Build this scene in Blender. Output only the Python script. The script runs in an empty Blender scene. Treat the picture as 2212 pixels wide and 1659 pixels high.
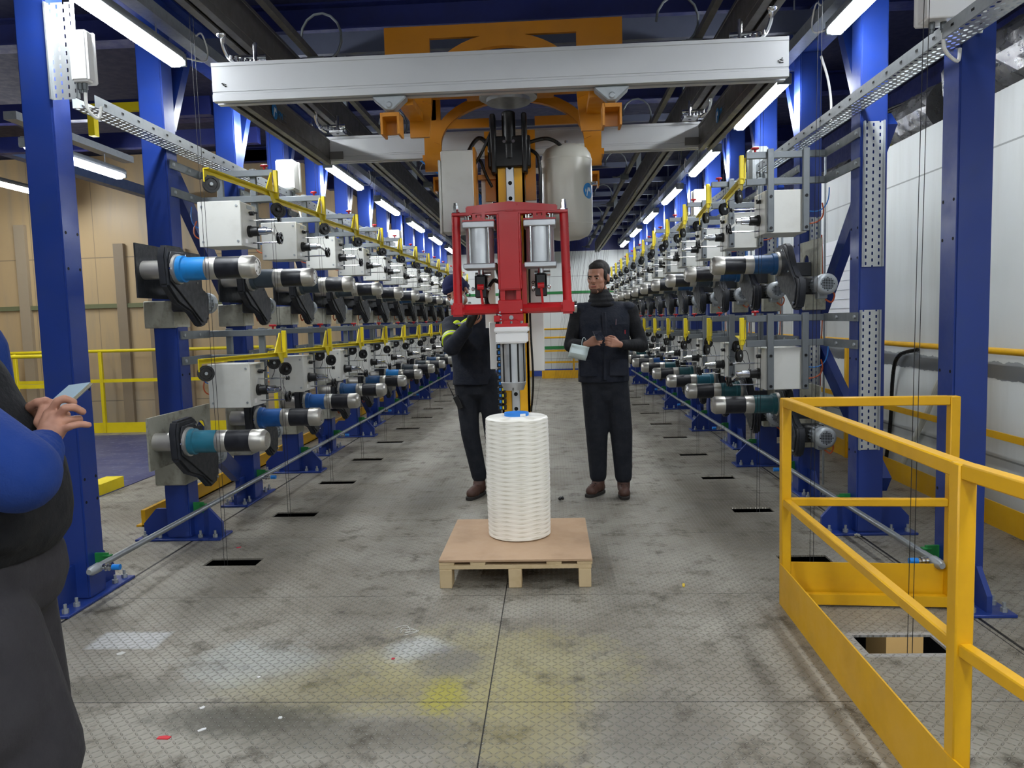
import bpy, bmesh, math, random
from mathutils import Vector, Matrix
random.seed(7)
S = bpy.context.scene
COL = S.collection
PI = math.pi
V = Vector

# ------------------------------------------------------------------ camera
cam_d = bpy.data.cameras.new('camera'); cam = bpy.data.objects.new('camera', cam_d); COL.objects.link(cam); S.camera = cam
YAW, PITCH, ROLL, FPX = .0527, .0847, .0280, 1630.0
cam_d.sensor_fit = 'HORIZONTAL'; cam_d.sensor_width = 36.0; cam_d.lens = FPX * 36.0 / 2212.0
cam_d.clip_start = .05; cam_d.clip_end = 100
_f = V((-math.sin(YAW) * math.cos(PITCH), math.cos(YAW) * math.cos(PITCH), -math.sin(PITCH)))
_r = V((math.cos(YAW), math.sin(YAW), 0)); _d = _f.cross(_r)
_r2 = _r * math.cos(ROLL) + _d * math.sin(ROLL); _d2 = -_r * math.sin(ROLL) + _d * math.cos(ROLL)
M = Matrix((_r2, -_d2, -_f)).transposed().to_4x4(); M.translation = V((0, 0, 1.40)); cam.matrix_world = M

# ------------------------------------------------------------------ world / exposure
w = bpy.data.worlds.new('world'); S.world = w; w.use_nodes = True
w.node_tree.nodes['Background'].inputs[0].default_value = (.55, .62, .8, 1)
w.node_tree.nodes['Background'].inputs[1].default_value = .12
S.view_settings.view_transform = 'Standard'; S.view_settings.look = 'None'
S.view_settings.gamma = 1.0; S.view_settings.exposure = 1.5; S.view_settings.use_curve_mapping = False
LAMP_POWER = 30.0
S.cycles.use_denoising = True
S.cycles.max_bounces = 6; S.cycles.adaptive_threshold = .02; S.cycles.transparent_max_bounces = 16
S.cycles.sample_clamp_indirect = 6.0

# ------------------------------------------------------------------ materials
def lin(h):
    h = h.lstrip('#'); c = [int(h[i:i + 2], 16) / 255 for i in (0, 2, 4)]
    return tuple(((x / 12.92) if x <= .04045 else ((x + .055) / 1.055) ** 2.4) for x in c) + (1,)
MATS = {}
class NT:
    def __init__(s, m): s.t = m.node_tree; s.n = s.t.nodes
    def add(s, ty, **k):
        n = s.n.new(ty)
        for a, b in k.items(): setattr(n, a, b)
        return n
    def link(s, a, b): s.t.links.new(a, b)
    def math(s, op, a, b=None, c=None):
        n = s.add('ShaderNodeMath', operation=op)
        for i, x in enumerate((a, b, c)):
            if x is None: continue
            if isinstance(x, (int, float)): n.inputs[i].default_value = x
            else: s.link(x, n.inputs[i])
        return n.outputs[0]
    def mix(s, f, a, b, mode='MIX'):
        n = s.add('ShaderNodeMix', data_type='RGBA', blend_type=mode)
        for i, x in ((0, f), (6, a), (7, b)):
            if isinstance(x, (int, float)): n.inputs[i].default_value = x
            elif isinstance(x, tuple): n.inputs[i].default_value = x
            else: s.link(x, n.inputs[i])
        return n.outputs[2]
    def noise(s, vec, scale, detail=4, rough=.6):
        n = s.add('ShaderNodeTexNoise'); n.inputs['Scale'].default_value = scale
        n.inputs['Detail'].default_value = detail; n.inputs['Roughness'].default_value = rough
        if vec is not None: s.link(vec, n.inputs['Vector'])
        return n.outputs['Fac']
    def ramp(s, f, lo, hi, a=0., b=1.):
        n = s.add('ShaderNodeMapRange', interpolation_type='SMOOTHSTEP'); s.link(f, n.inputs[0])
        for i, x in enumerate((lo, hi, a, b)): n.inputs[i + 1].default_value = x
        return n.outputs[0]
def mat(name, col, rough=.5, metal=0., dirt=0., dirtcol='2a2520', dscale=6., bump=0., bscale=60., coat=0., emit=None, estr=0., aniso=0.):
    if name in MATS: return MATS[name]
    m = bpy.data.materials.new(name); m.use_nodes = True; t = NT(m); b = t.n['Principled BSDF']
    c = lin(col) if isinstance(col, str) else col
    b.inputs['Base Color'].default_value = c; b.inputs['Roughness'].default_value = rough; b.inputs['Metallic'].default_value = metal
    b.inputs['Coat Weight'].default_value = coat; b.inputs['Coat Roughness'].default_value = .15
    tc = t.add('ShaderNodeTexCoord').outputs['Object']
    nz = t.noise(tc, dscale)
    f = t.ramp(nz, .45, .75, 0., max(dirt, .0))
    t.link(t.mix(f, c, lin(dirtcol)), b.inputs['Base Color'])
    t.link(t.ramp(t.noise(tc, dscale * 2.3), .3, .7, max(rough - .07, .03), min(rough + .1, 1)), b.inputs['Roughness'])
    if bump:
        bp = t.add('ShaderNodeBump'); bp.inputs['Strength'].default_value = bump; bp.inputs['Distance'].default_value = .01
        t.link(t.noise(tc, bscale, 6), bp.inputs['Height']); t.link(bp.outputs[0], b.inputs['Normal'])
    if emit: b.inputs['Emission Color'].default_value = lin(emit); b.inputs['Emission Strength'].default_value = estr
    MATS[name] = m; return m
blue = mat('blue_paint', '1c3682', .36, dirt=.28, dirtcol='33405e', dscale=3., bump=.03, bscale=25)
navy = mat('navy_paint', '16205c', .5, dirt=.3, dirtcol='181a30')
dark = mat('void_shade', '0b0d16', .9)  # near black stands in for the shade under the floor
yel = mat('yellow_paint', 'e2cc16', .42, dirt=.15, dirtcol='8a7a20')
ylw = mat('handrail_yellow', 'dda80c', .4, dirt=.22, dirtcol='9a6d10', dscale=4)
orange = mat('orange_paint', 'c67f0a', .4, dirt=.15, dirtcol='6a4408')
mast_y = mat('mast_yellow', 'f5b60a', .35)
red = mat('red_paint', 'c4121c', .34, coat=.3, dirt=.1, dirtcol='7a0a10')
alu = mat('aluminium', 'c4c8cc', .38, .75, bump=.02, bscale=90)
alud = mat('dark_aluminium', '6c6a68', .5, .5)
beamp = mat('anodised_beam', 'c2c4c6', .42, .35)
chrome = mat('polished_steel', 'd8dadc', .16, 1.)
steel = mat('brushed_steel', 'c4c2bc', .38, .85, dirt=.12, dirtcol='7a766c', dscale=5, bump=.04, bscale=70)
galv = mat('galvanised', 'a4aaae', .42, .5, dirt=.25, dirtcol='6a6f72', dscale=20)
clampm = mat('clamp_plate_steel', 'a9a99c', .55, .3, dirt=.55, dirtcol='5a5240', dscale=14)
grey = mat('grey_frame', '70767a', .5, .35, dirt=.25, dirtcol='3e4245')
lgrey = mat('box_grey', 'd2d3ce', .45, dirt=.14, dirtcol='9a9588', dscale=8)
white = mat('white_paint', 'e6e6e2', .4)
pwhite = mat('white_plastic', 'f2f2f2', .35)
blk = mat('black_plastic', '0c0d10', .4)
rub = mat('black_rubber', '14161f', .38, dirt=.35, dirtcol='2c2f3a', dscale=15)
hous = mat('housing_black', '1d2026', .5, dirt=.3, dirtcol='3a3d44', dscale=12, bump=.1, bscale=120)
hose = mat('hose_black', '08090a', .3)
wirem = mat('yarn_dark', '15151a', .7)
tank = mat('tank_enamel', 'c6c5ba', .35, coat=.15)
pipe = mat('zinc_pipe', '9a9fa3', .4, .7, dirt=.3, dirtcol='55585a')
green = mat('green_paint', '1f7a3a', .5)
wood = mat('pallet_wood', 'cdb791', .75, dirt=.5, dirtcol='9a7c50', dscale=5, bump=.15, bscale=30)
board = mat('hardboard', 'b89a7c', .7, dirt=.35, dirtcol='8b6c50', dscale=4, bump=.05)
redk = mat('red_knob', 'b01420', .4)
bluec = mat('blue_cap', '1a7fd8', .4)
cableb = mat('blue_hose', '1878d0', .35)
cableo = mat('orange_hose', 'c2582c', .4)
duct = mat('foil_duct', 'a8a8a8', .3, .8, dirt=.5, dirtcol='3a3835', dscale=5, bump=1., bscale=12)
sleeves = [mat('sleeve_' + n, c, .36, dirt=.45, dirtcol=d, dscale=11) for n, c, d in
           (('bright', '1d86d2', '1a5f96'), ('teal', '256f86', '1a4856'), ('mid', '1c5ca6', '142f58'), ('dusty', '3a4650', '22282e'), ('deep', '1f4f80', '13243c'), ('green', '235a62', '142c36'))]
skin = mat('skin', 'ab7c66', .55, dirt=.4, dirtcol='94604f', dscale=18, bump=.05, bscale=120)
hair = mat('dark_hair', '140f0d', .7, bump=.5, bscale=150)
beardm = mat('beard_stubble', '4c382e', .9, bump=.4, bscale=200)
navyc = mat('navy_cloth', '141a28', .85, dirt=.2, dirtcol='232b3c', bump=1., bscale=14)
blackc = mat('black_cloth', '080a10', .88, dirt=.2, dirtcol='10141c', bump=1., bscale=12)
trous = mat('trouser_cloth', '10151f', .88, bump=1., bscale=12)
greyc = mat('charcoal_cloth', '2c2a2e', .92, dirt=.3, dirtcol='1c1b20', dscale=5, bump=1., bscale=10)
fleece = mat('blue_fleece', '0a2f74', .95, dirt=.2, dirtcol='08265e', bump=.3, bscale=120)

hatm = mat('hat_wool', '161c48', .95, bump=.5, bscale=50)
mask = mat('mask_cloth', 'cfe0e2', .8, bump=.2, bscale=30)
leath = mat('brown_leather', '4a3128', .6, dirt=.3, dirtcol='2a1c16', bump=.2)
sole = mat('sole', '24211f', .8)
hiv = mat('hi_vis_yellow', 'd6f020', .6)
refl = mat('reflective_tape', 'b4b4b8', .4)
eyew = mat('eye_white', 'b4a698', .3); iris = mat('iris_brown', '2a1a12', .2); lipm = mat('lip', '8a4a44', .5)
screen = mat('phone_screen', '7d909c', .1, emit='9fb4c2', estr=.12)
phonec = mat('phone_case', '8a8676', .3); phoned = mat('phone_dark', '1a1e28', .25)
logoB = mat('logo_blue', '1480c8', .4); logoW = mat('logo_white', 'f0f4f6', .4)
paperm = mat('paper', 'e8eaee', .8)
moss = mat('dried_moss', '4a4a28', .95, dirt=.5, dirtcol='22240f', dscale=25, bump=1., bscale=40)

def spool_mat():
    m = bpy.data.materials.new('yarn_white'); m.use_nodes = True; t = NT(m); b = t.n['Principled BSDF']
    tc = t.add('ShaderNodeTexCoord').outputs['Object']; sp = t.add('ShaderNodeSeparateXYZ'); t.link(tc, sp.inputs[0])
    ang = t.math('ARCTAN2', sp.outputs[1], sp.outputs[0])
    a1 = t.math('SINE', t.math('ADD', t.math('MULTIPLY', ang, 6.), t.math('MULTIPLY', sp.outputs[2], 250.)))
    a2 = t.math('SINE', t.math('SUBTRACT', t.math('MULTIPLY', sp.outputs[2], 250.), t.math('MULTIPLY', ang, 7.)))
    n = t.math('MAXIMUM', a1, a2)
    h = t.ramp(n, -.9, .3)
    fine = t.math('SINE', t.math('MULTIPLY', sp.outputs[2], 1900.))
    t.link(t.mix(h, lin('e4e1d2'), lin('fffdf3')), b.inputs['Base Color'])
    b.inputs['Roughness'].default_value = .34; b.inputs['Anisotropic'].default_value = .8; tg = t.add('ShaderNodeTangent', direction_type='RADIAL', axis='Z'); t.link(tg.outputs[0], b.inputs['Tangent'])
    b.inputs['Sheen Weight'].default_value = .3
    bp = t.add('ShaderNodeBump'); bp.inputs['Strength'].default_value = .35; bp.inputs['Distance'].default_value = .003
    t.link(t.math('ADD', h, t.math('MULTIPLY', fine, .12)), bp.inputs['Height']); t.link(bp.outputs[0], b.inputs['Normal'])
    b.inputs['Specular IOR Level'].default_value = .8
    return m
yarnw = spool_mat()

def tread(t, pos, s=.027):
    sp = t.add('ShaderNodeSeparateXYZ'); t.link(pos, sp.inputs[0])
    x = t.math('DIVIDE', sp.outputs[0], s); y = t.math('DIVIDE', sp.outputs[1], s)
    fx = t.math('SUBTRACT', t.math('FRACT', x), .5); fy = t.math('SUBTRACT', t.math('FRACT', y), .5)
    par = t.math('MODULO', t.math('ABSOLUTE', t.math('ADD', t.math('FLOOR', x), t.math('FLOOR', y))), 2.)
    sg = t.math('SUBTRACT', 1., t.math('MULTIPLY', par, 2.))
    a = t.math('MULTIPLY', t.math('ADD', fx, t.math('MULTIPLY', sg, fy)), .707)
    b = t.math('MULTIPLY', t.math('SUBTRACT', fx, t.math('MULTIPLY', sg, fy)), .707)
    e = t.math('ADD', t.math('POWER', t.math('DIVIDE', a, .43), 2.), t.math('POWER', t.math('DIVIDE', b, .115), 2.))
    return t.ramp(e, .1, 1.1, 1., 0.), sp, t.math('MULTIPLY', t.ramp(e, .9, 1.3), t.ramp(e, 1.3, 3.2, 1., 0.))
def floor_mat():
    m = bpy.data.materials.new('tread_plate'); m.use_nodes = True; t = NT(m); b = t.n['Principled BSDF']
    pos = t.add('ShaderNodeTexCoord').outputs['Object']
    h, sp, ao_dirt_ring = tread(t, pos)
    X, Y = sp.outputs[0], sp.outputs[1]
    n1 = t.noise(pos, 1.3, 6); n2 = t.noise(pos, 5.5, 10, .75); n3 = t.noise(pos, 24., 5, .7)
    c = t.mix(t.ramp(n1, .35, .65), lin('857f73'), lin('9f9b90'))
    c = t.mix(t.ramp(n2, .5, .68, 0., .9), c, lin('463f32'))
    c = t.mix(t.ramp(n2, .28, .42, .45, 0.), c, lin('aeb2b2'))
    c = t.mix(t.ramp(n3, .58, .75, 0., .45), c, lin('6a5c46'))
    def spot(cx, cy, rx, ry, k):
        e = t.math('ADD', t.math('POWER', t.math('DIVIDE', t.math('SUBTRACT', X, cx), rx), 2.), t.math('POWER', t.math('DIVIDE', t.math('SUBTRACT', Y, cy), ry), 2.))
        e = t.math('ADD', e, t.math('ADD', t.math('MULTIPLY', t.math('SUBTRACT', n2, .5), 3.6), t.math('MULTIPLY', t.math('SUBTRACT', n3, .5), 1.6)))
        return t.ramp(e, .0, 1.4, k, 0.)
    for cx, cy, rx, ry, k, cc in ((-.30, 2.95, .62, .42, .36, 'aaa04e'), (-.43, 2.72, .09, .16, .75, 'a8a010'), (-.13, 2.55, .28, .4, .34, 'a89c4a'),
                                  (-.9, 2.75, .45, .22, .38, '8f8440'), (-.60, 3.12, .16, .13, .6, 'bcc2c8'), (-.45, 3.0, .16, .16, .75, '6a6662'),
                                  (-1.15, 2.55, .35, .12, .8, '3e3c30'), (-1.75, 2.75, .45, .10, .5, '4a4638'), (-.75, 2.45, .5, .12, .45, '4c4838'), (.35, 2.45, .25, .3, .45, '6a6660'), (-1.3, 3.0, .3, .22, .4, 'b0b8b8'),
                                  (.45, 5.75, .22, .09, .55, '4a4642'), (-1.2, 6.0, .5, .6, .5, '5a544c'), (1.2, 5.4, .4, 1.2, .5, '5c554a'),
                                  (-1.7, 5.0, .3, 1.6, .45, '5c554a')):
        c = t.mix(spot(cx, cy, rx, ry, k), c, lin(cc))
    def rect(x0, x1, y0, y1, soft=.012):
        a = t.math('MINIMUM', t.math('SUBTRACT', X, x0), t.math('SUBTRACT', x1, X)); bb = t.math('MINIMUM', t.math('SUBTRACT', Y, y0), t.math('SUBTRACT', y1, Y))
        mm = t.math('ADD', t.math('MINIMUM', a, bb), t.math('MULTIPLY', t.math('SUBTRACT', n3, .5), .03))
        return t.ramp(mm, -soft, soft)
    c = t.mix(t.math('MULTIPLY', rect(-2.10, -1.78, 3.13, 3.31), .7), c, lin('c4c6c8'))
    ring = t.math('MULTIPLY', rect(1.235, 1.625, 3.02, 3.26), .75)
    c = t.mix(ring, c, lin('b4b4b4'))
    # plate seams
    fy = t.math('FRACT', t.math('DIVIDE', t.math('SUBTRACT', Y, 2.66), 1.08))
    s1 = t.math('LESS_THAN', t.math('ABSOLUTE', t.math('SUBTRACT', fy, .0018)), .0018)
    fx = t.math('FRACT', t.math('DIVIDE', t.math('ADD', X, .2645), 2.135))
    s2 = t.math('LESS_THAN', t.math('ABSOLUTE', t.math('SUBTRACT', fx, .0012)), .0012)
    s3 = t.math('LESS_THAN', t.math('ABSOLUTE', t.math('SUBTRACT', X, 1.90)), .008)
    s4 = t.math('LESS_THAN', t.math('ABSOLUTE', t.math('ADD', X, 2.40)), .008)
    seam = t.math('MAXIMUM', t.math('MAXIMUM', s1, s2), t.math('MAXIMUM', s3, s4))
    c = t.mix(t.math('MULTIPLY', ao_dirt_ring, .25), c, lin('3c372e'))  # dark ring round each raised mark: occlusion and grime painted into the colour
    c = t.mix(t.math('MULTIPLY', h, .42), c, lin('c6c4ba'))  # tops of the marks lightened in colour to suggest highlights
    c = t.mix(seam, c, lin('1a1815'))
    t.link(c, b.inputs['Base Color'])
    t.link(t.math('SUBTRACT', t.ramp(n2, .3, .7, .45, .65), t.math('MULTIPLY', h, .2)), b.inputs['Roughness']); b.inputs['Metallic'].default_value = .25
    bp = t.add('ShaderNodeBump'); bp.inputs['Strength'].default_value = 1.; bp.inputs['Distance'].default_value = .007
    t.link(h, bp.inputs['Height']); t.link(bp.outputs[0], b.inputs['Normal'])
    return m
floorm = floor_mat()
def mat_bluefloor():
    m = bpy.data.materials.new('blue_floor_sheet'); m.use_nodes = True; t = NT(m); b = t.n['Principled BSDF']
    pos = t.add('ShaderNodeTexCoord').outputs['Object']
    c = t.mix(t.ramp(t.noise(pos, 3., 7), .4, .65), lin('343a66'), lin('4c5070')); c = t.mix(t.ramp(t.noise(pos, 14., 5), .55, .7, 0, .5), c, lin('8088a0'))
    t.link(c, b.inputs['Base Color']); b.inputs['Roughness'].default_value = .5
    return m
def wall_mat(name, base, band=None, ribs=None, dirt=.3, seam=1.15, axis=1):
    m = bpy.data.materials.new(name); m.use_nodes = True; t = NT(m); b = t.n['Principled BSDF']
    pos = t.add('ShaderNodeTexCoord').outputs['Object']; sp = t.add('ShaderNodeSeparateXYZ'); t.link(pos, sp.inputs[0])
    st = t.add('ShaderNodeMapping'); t.link(pos, st.inputs[0]); st.inputs['Scale'].default_value = (3, 3, .35)
    n = t.noise(st.outputs[0], 1.4, 6); n2 = t.noise(pos, 6., 6)
    c = t.mix(t.ramp(n, .42, .75, 0., dirt), lin(base), lin('8d8a80'))
    Z = sp.outputs[2]
    lowd = t.ramp(t.math('ADD', Z, t.math('MULTIPLY', n2, .5)), .3, 1.2, dirt * .8, 0.)
    c = t.mix(lowd, c, lin('94948f'))
    if band:
        z0, z1, cc = band
        zz = t.math('ADD', Z, t.math('MULTIPLY', t.math('SUBTRACT', t.noise(pos, 9., 3), .5), .06))
        f = t.math('MULTIPLY', t.math('GREATER_THAN', zz, z0), t.math('LESS_THAN', zz, z1)); c = t.mix(t.math('MULTIPLY', f, .9), c, lin(cc))
    fr = t.math('FRACT', t.math('DIVIDE', sp.outputs[axis], seam)); s = t.math('LESS_THAN', fr, .008)
    hs = t.math('LESS_THAN', t.math('ABSOLUTE', t.math('SUBTRACT', Z, 2.42)), .006)
    hs2 = t.math('LESS_THAN', t.math('ABSOLUTE', t.math('SUBTRACT', Z, .42)), .006)
    c = t.mix(t.math('MULTIPLY', t.math('MAXIMUM', s, t.math('MAXIMUM', hs, hs2)), .6), c, lin('4a4a48'))
    t.link(c, b.inputs['Base Color']); b.inputs['Roughness'].default_value = .45
    return m
def perf_mat(rx=.27, ry=.24):
    m = bpy.data.materials.new('perforated_tray'); m.use_nodes = True; t = NT(m); b = t.n['Principled BSDF']
    b.inputs['Base Color'].default_value = lin('c0c4c6'); b.inputs['Metallic'].default_value = .5; b.inputs['Roughness'].default_value = .4
    pos = t.add('ShaderNodeTexCoord').outputs['Generated']; uv = t.add('ShaderNodeUVMap'); sp = t.add('ShaderNodeSeparateXYZ'); t.link(uv.outputs[0], sp.inputs[0])
    row = t.math('FLOOR', sp.outputs[0]); off = t.math('MULTIPLY', t.math('MODULO', t.math('ABSOLUTE', row), 2.), .5)
    fx = t.math('SUBTRACT', t.math('FRACT', sp.outputs[0]), .5)
    fy = t.math('SUBTRACT', t.math('FRACT', t.math('ADD', sp.outputs[1], off)), .5)
    e = t.math('ADD', t.math('POWER', t.math('DIVIDE', fx, rx), 2. if rx > .2 else 4.), t.math('POWER', t.math('DIVIDE', fy, ry), 4.))
    hole = t.math('LESS_THAN', e, 1.)
    t.link(t.math('SUBTRACT', 1., hole), b.inputs['Alpha'])
    return m
perf = perf_mat(); perf2 = perf_mat(.13, .25)
def lampm():
    m = bpy.data.materials.new('lamp_diffuser'); m.use_nodes = True; t = NT(m); b = t.n['Principled BSDF']
    b.inputs['Base Color'].default_value = (1, 1, 1, 1); b.inputs['Emission Color'].default_value = (.93, .97, 1, 1); b.inputs['Emission Strength'].default_value = LAMP_POWER
    return m
lampmat = lampm()

# ------------------------------------------------------------------ mesh builder
class MB:
    def __init__(s): s.v = []; s.f = []; s.uv = {}
    def add(s, vs, fs):
        o = len(s.v); s.v += [tuple(p) for p in vs]; s.f += [tuple(i + o for i in f) for f in fs]; return s
    def box(s, x0, x1, y0, y1, z0, z1, m=None):
        vs = [V((x, y, z)) for x in (x0, x1) for y in (y0, y1) for z in (z0, z1)]
        if m: vs = [m @ p for p in vs]
        return s.add(vs, [(0, 1, 3, 2), (4, 6, 7, 5), (0, 4, 5, 1), (2, 3, 7, 6), (0, 2, 6, 4), (1, 5, 7, 3)])
    def lathe(s, a, b, prof, n=20):
        """prof: list of (t along axis in metres from a, radius)"""
        a = V(a); d = (V(b) - a).normalized(); u = d.orthogonal().normalized(); w_ = d.cross(u); vs = []; fs = []
        for t, r in prof:
            for i in range(n):
                q = 2 * PI * i / n; vs.append(a + d * t + (u * math.cos(q) + w_ * math.sin(q)) * r)
        for k in range(len(prof) - 1):
            for i in range(n):
                j = (i + 1) % n; fs.append((k * n + i, k * n + j, k * n + n + j, k * n + n + i))
        fs.append(tuple(range(n - 1, -1, -1))); fs.append(tuple((len(prof) - 1) * n + i for i in range(n)))
        return s.add(vs, fs)
    def cyl(s, a, b, r, r2=None, n=20):
        L = (V(b) - V(a)).length; return s.lathe(a, b, [(0, r), (L, r if r2 is None else r2)], n)
    def caps(s, a, ra, b, rb, n=14):
        a = V(a); b = V(b); d = b - a; L = d.length
        if L < 1e-5: b = a + V((0, 0, 1e-4)); L = 1e-4
        pr = [(-ra * math.cos(q), max(ra * math.sin(q), 1e-4)) for q in (0.05, .35, .7, 1.1, 1.5)] + [(L + rb * math.sin(q), max(rb * math.cos(q), 1e-4)) for q in (0.05, .4, .8, 1.2, 1.52)]
        return s.lathe(a, b, pr, n)
    def ell(s, c, r, m=None, n=18, k=12):
        vs = []; fs = []
        for i in range(k + 1):
            p = PI * i / k
            for j in range(n):
                q = 2 * PI * j / n; e = max(math.sin(p), .001)
                v = V((r[0] * e * math.cos(q), r[1] * e * math.sin(q), -r[2] * math.cos(p)))
                if m: v = m @ v
                vs.append(v + V(c))
        for i in range(k):
            for j in range(n):
                jj = (j + 1) % n; fs.append((i * n + j, i * n + jj, i * n + n + jj, i * n + n + j))
        fs.append(tuple(range(n - 1, -1, -1))); fs.append(tuple(k * n + j for j in range(n)))
        return s.add(vs, fs)
    def ext(s, pts, ax, a, b, fixed=None):
        """extrude a 2D polygon along axis ax (0,1,2) between a and b; pts are the other two coords in order"""
        vs = []
        for t in (a, b):
            for p in pts:
                q = list(p); q.insert(ax, t); vs.append(V(q))
        n = len(pts); fs = [tuple(range(n)), tuple(range(2 * n - 1, n - 1, -1))] + [(i, (i + 1) % n, n + (i + 1) % n, n + i) for i in range(n)]
        return s.add(vs, fs)
    def tube(s, pts, r, n=8, closed=False):
        pts = [V(p) for p in pts]
        if 3 <= len(pts) <= 9 and not closed:
            P = pts; pts = []
            for i in range(len(P) - 1):
                p0, p1, p2, p3 = P[max(i - 1, 0)], P[i], P[i + 1], P[min(i + 2, len(P) - 1)]
                for j in range(5):
                    t_ = j / 5; pts.append(.5 * ((2 * p1) + (p2 - p0) * t_ + (2 * p0 - 5 * p1 + 4 * p2 - p3) * t_ * t_ + (3 * p1 - p0 - 3 * p2 + p3) * t_ ** 3))
            pts.append(P[-1])
        N = len(pts); vs = []; fs = []; u = None
        for i, p in enumerate(pts):
            if closed: d = pts[(i + 1) % N] - pts[i - 1]
            else: d = pts[min(i + 1, N - 1)] - pts[max(i - 1, 0)]
            d.normalize()
            u = d.orthogonal().normalized() if u is None else (u - d * u.dot(d)).normalized()
            w_ = d.cross(u)
            for j in range(n): q = 2 * PI * j / n; vs.append(p + (u * math.cos(q) + w_ * math.sin(q)) * r)
        for i in range(N if closed else N - 1):
            for j in range(n):
                jj = (j + 1) % n; k = (i + 1) % N; fs.append((i * n + j, i * n + jj, k * n + jj, k * n + j))
        if not closed: fs += [tuple(range(n - 1, -1, -1)), tuple((N - 1) * n + j for j in range(n))]
        return s.add(vs, fs)
    def bar(s, a, b, wd, h):
        a = V(a); b = V(b); d = (b - a); L = d.length; d.normalize()
        up = V((0, 0, 1)) if abs(d.z) < .95 else V((0, 1, 0)); sd = d.cross(up).normalized(); up = sd.cross(d)
        m = Matrix((sd, d, up)).transposed().to_4x4(); m.translation = a
        return s.box(-wd / 2, wd / 2, 0, L, -h / 2, h / 2, m)
    def obj(s, name, m, parent=None, bevel=0, smooth=True, loc=None, seg=1):
        me = bpy.data.meshes.new(name); me.from_pydata(s.v, [], s.f)
        bm = bmesh.new(); bm.from_mesh(me); bmesh.ops.recalc_face_normals(bm, faces=bm.faces)
        if bevel: 
            es = [e for e in bm.edges if len(e.link_faces) == 2 and e.calc_face_angle(0) > .6]
            bmesh.ops.bevel(bm, geom=es, offset=bevel, segments=seg, affect='EDGES', clamp_overlap=True)
        bm.to_mesh(me); bm.free()
        if smooth:
            me.polygons.foreach_set('use_smooth', [True] * len(me.polygons)); me.set_sharp_from_angle(angle=.62)
        for q in (m if isinstance(m, (list, tuple)) else [m]): me.materials.append(q)
        o = bpy.data.objects.new(name, me); COL.objects.link(o)
        if parent: o.parent = parent
        if loc: o.location = loc
        return o
def tag(o, label=None, cat=None, group=None, kind=None):
    if label: o['label'] = label
    if cat: o['category'] = cat
    if group: o['group'] = group
    if kind: o['kind'] = kind
    return o
def thing(name, label, cat, loc=(0, 0, 0), rz=0, group=None):
    o = bpy.data.objects.new(name, None); o.empty_display_size = .1; COL.objects.link(o); o.location = loc; o.rotation_euler[2] = rz
    return tag(o, label, cat, group)
def kids(o): return [c for c in ALLK.get(o.name, [])]
ALLK = {}
def index_kids():
    ALLK.clear()
    for o in bpy.data.objects:
        if o.parent: ALLK.setdefault(o.parent.name, []).append(o)
def copy_tree(o, parent=None):
    c = o.copy(); COL.objects.link(c); c.parent = parent
    ch = ALLK.get(o.name, [])
    cc = [copy_tree(x, c) for x in ch]
    ALLK[c.name] = cc
    return c
def struct(o): o['kind'] = 'structure'; return o
def hexbolt(mb, a, b, r): return mb.cyl(a, b, r, n=6)
ORD = ['nearest', 'second', 'third', 'fourth', 'fifth', 'sixth', 'seventh', 'eighth', 'ninth', 'tenth', 'eleventh', 'twelfth', 'thirteenth', 'fourteenth']
def nth(k, n): return 'the nearest' if k == 0 else ('the farthest' if k == n - 1 else ORD[k] + ' from the front')
def arc(c, r, a0, a1, n, ax='xz', y=0):
    return [(c[0] + r * math.cos(a0 + (a1 - a0) * i / n), c[1] + r * math.sin(a0 + (a1 - a0) * i / n)) for i in range(n + 1)]
YE = 18.55      # end wall
# ------------------------------------------------------------------ floor with real openings
mb = MB()
SL = [(-2.07, -1.79, [4.26 + 1.11 * k for k in range(13)], .10), (1.27, 1.55, [4.20 + 1.11 * k for k in range(13)], .10)]
def plate(x0, x1, y0, y1): mb.box(x0, x1, y0, y1, -.010, 0)
plate(-9, -2.09, -3, YE); plate(-1.77, 1.27, -3, YE); plate(1.60, 3.0, -3, YE)
ly = -3
for y in SL[0][2]: plate(-2.09, -1.77, ly, y); ly = y + .135
plate(-2.09, -1.77, ly, YE)
ly = 3.23; plate(1.27, 1.60, -3, 3.05)
for y in SL[1][2]: plate(1.27, 1.55, ly, y); ly = y + .135
plate(1.27, 1.55, ly, YE); plate(1.55, 1.60, 3.23, YE)
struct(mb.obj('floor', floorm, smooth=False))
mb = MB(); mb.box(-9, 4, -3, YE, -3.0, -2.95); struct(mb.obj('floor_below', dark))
mb = MB(); mb.box(-9.05, -9, -3, YE, -3, -.04).box(4, 4.05, -3, YE, -3, -.04).box(-9, 4, -3.05, -3, -3, -.04).box(-9, 4, YE, YE + .05, -3, -.04); struct(mb.obj('light_block_below', dark))  # dark box added to keep world light out below the floor
mb = MB(); mb.box(2.72, 3.02, 6.2, 6.6, -2.95, -1.25)
tag(mb.obj('carton', mat('carton_tan', 'd8b070', .8, emit='d8b070', estr=.0)), 'tan board seen through the open floor hole inside the yellow railing', 'carton')
bf = MB().box(-8.9, -3.85, 4.2, 9.78, 0.0, .006).obj('floor_sheet', mat_bluefloor()); struct(bf); bf.name = 'floor_sheet'
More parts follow.
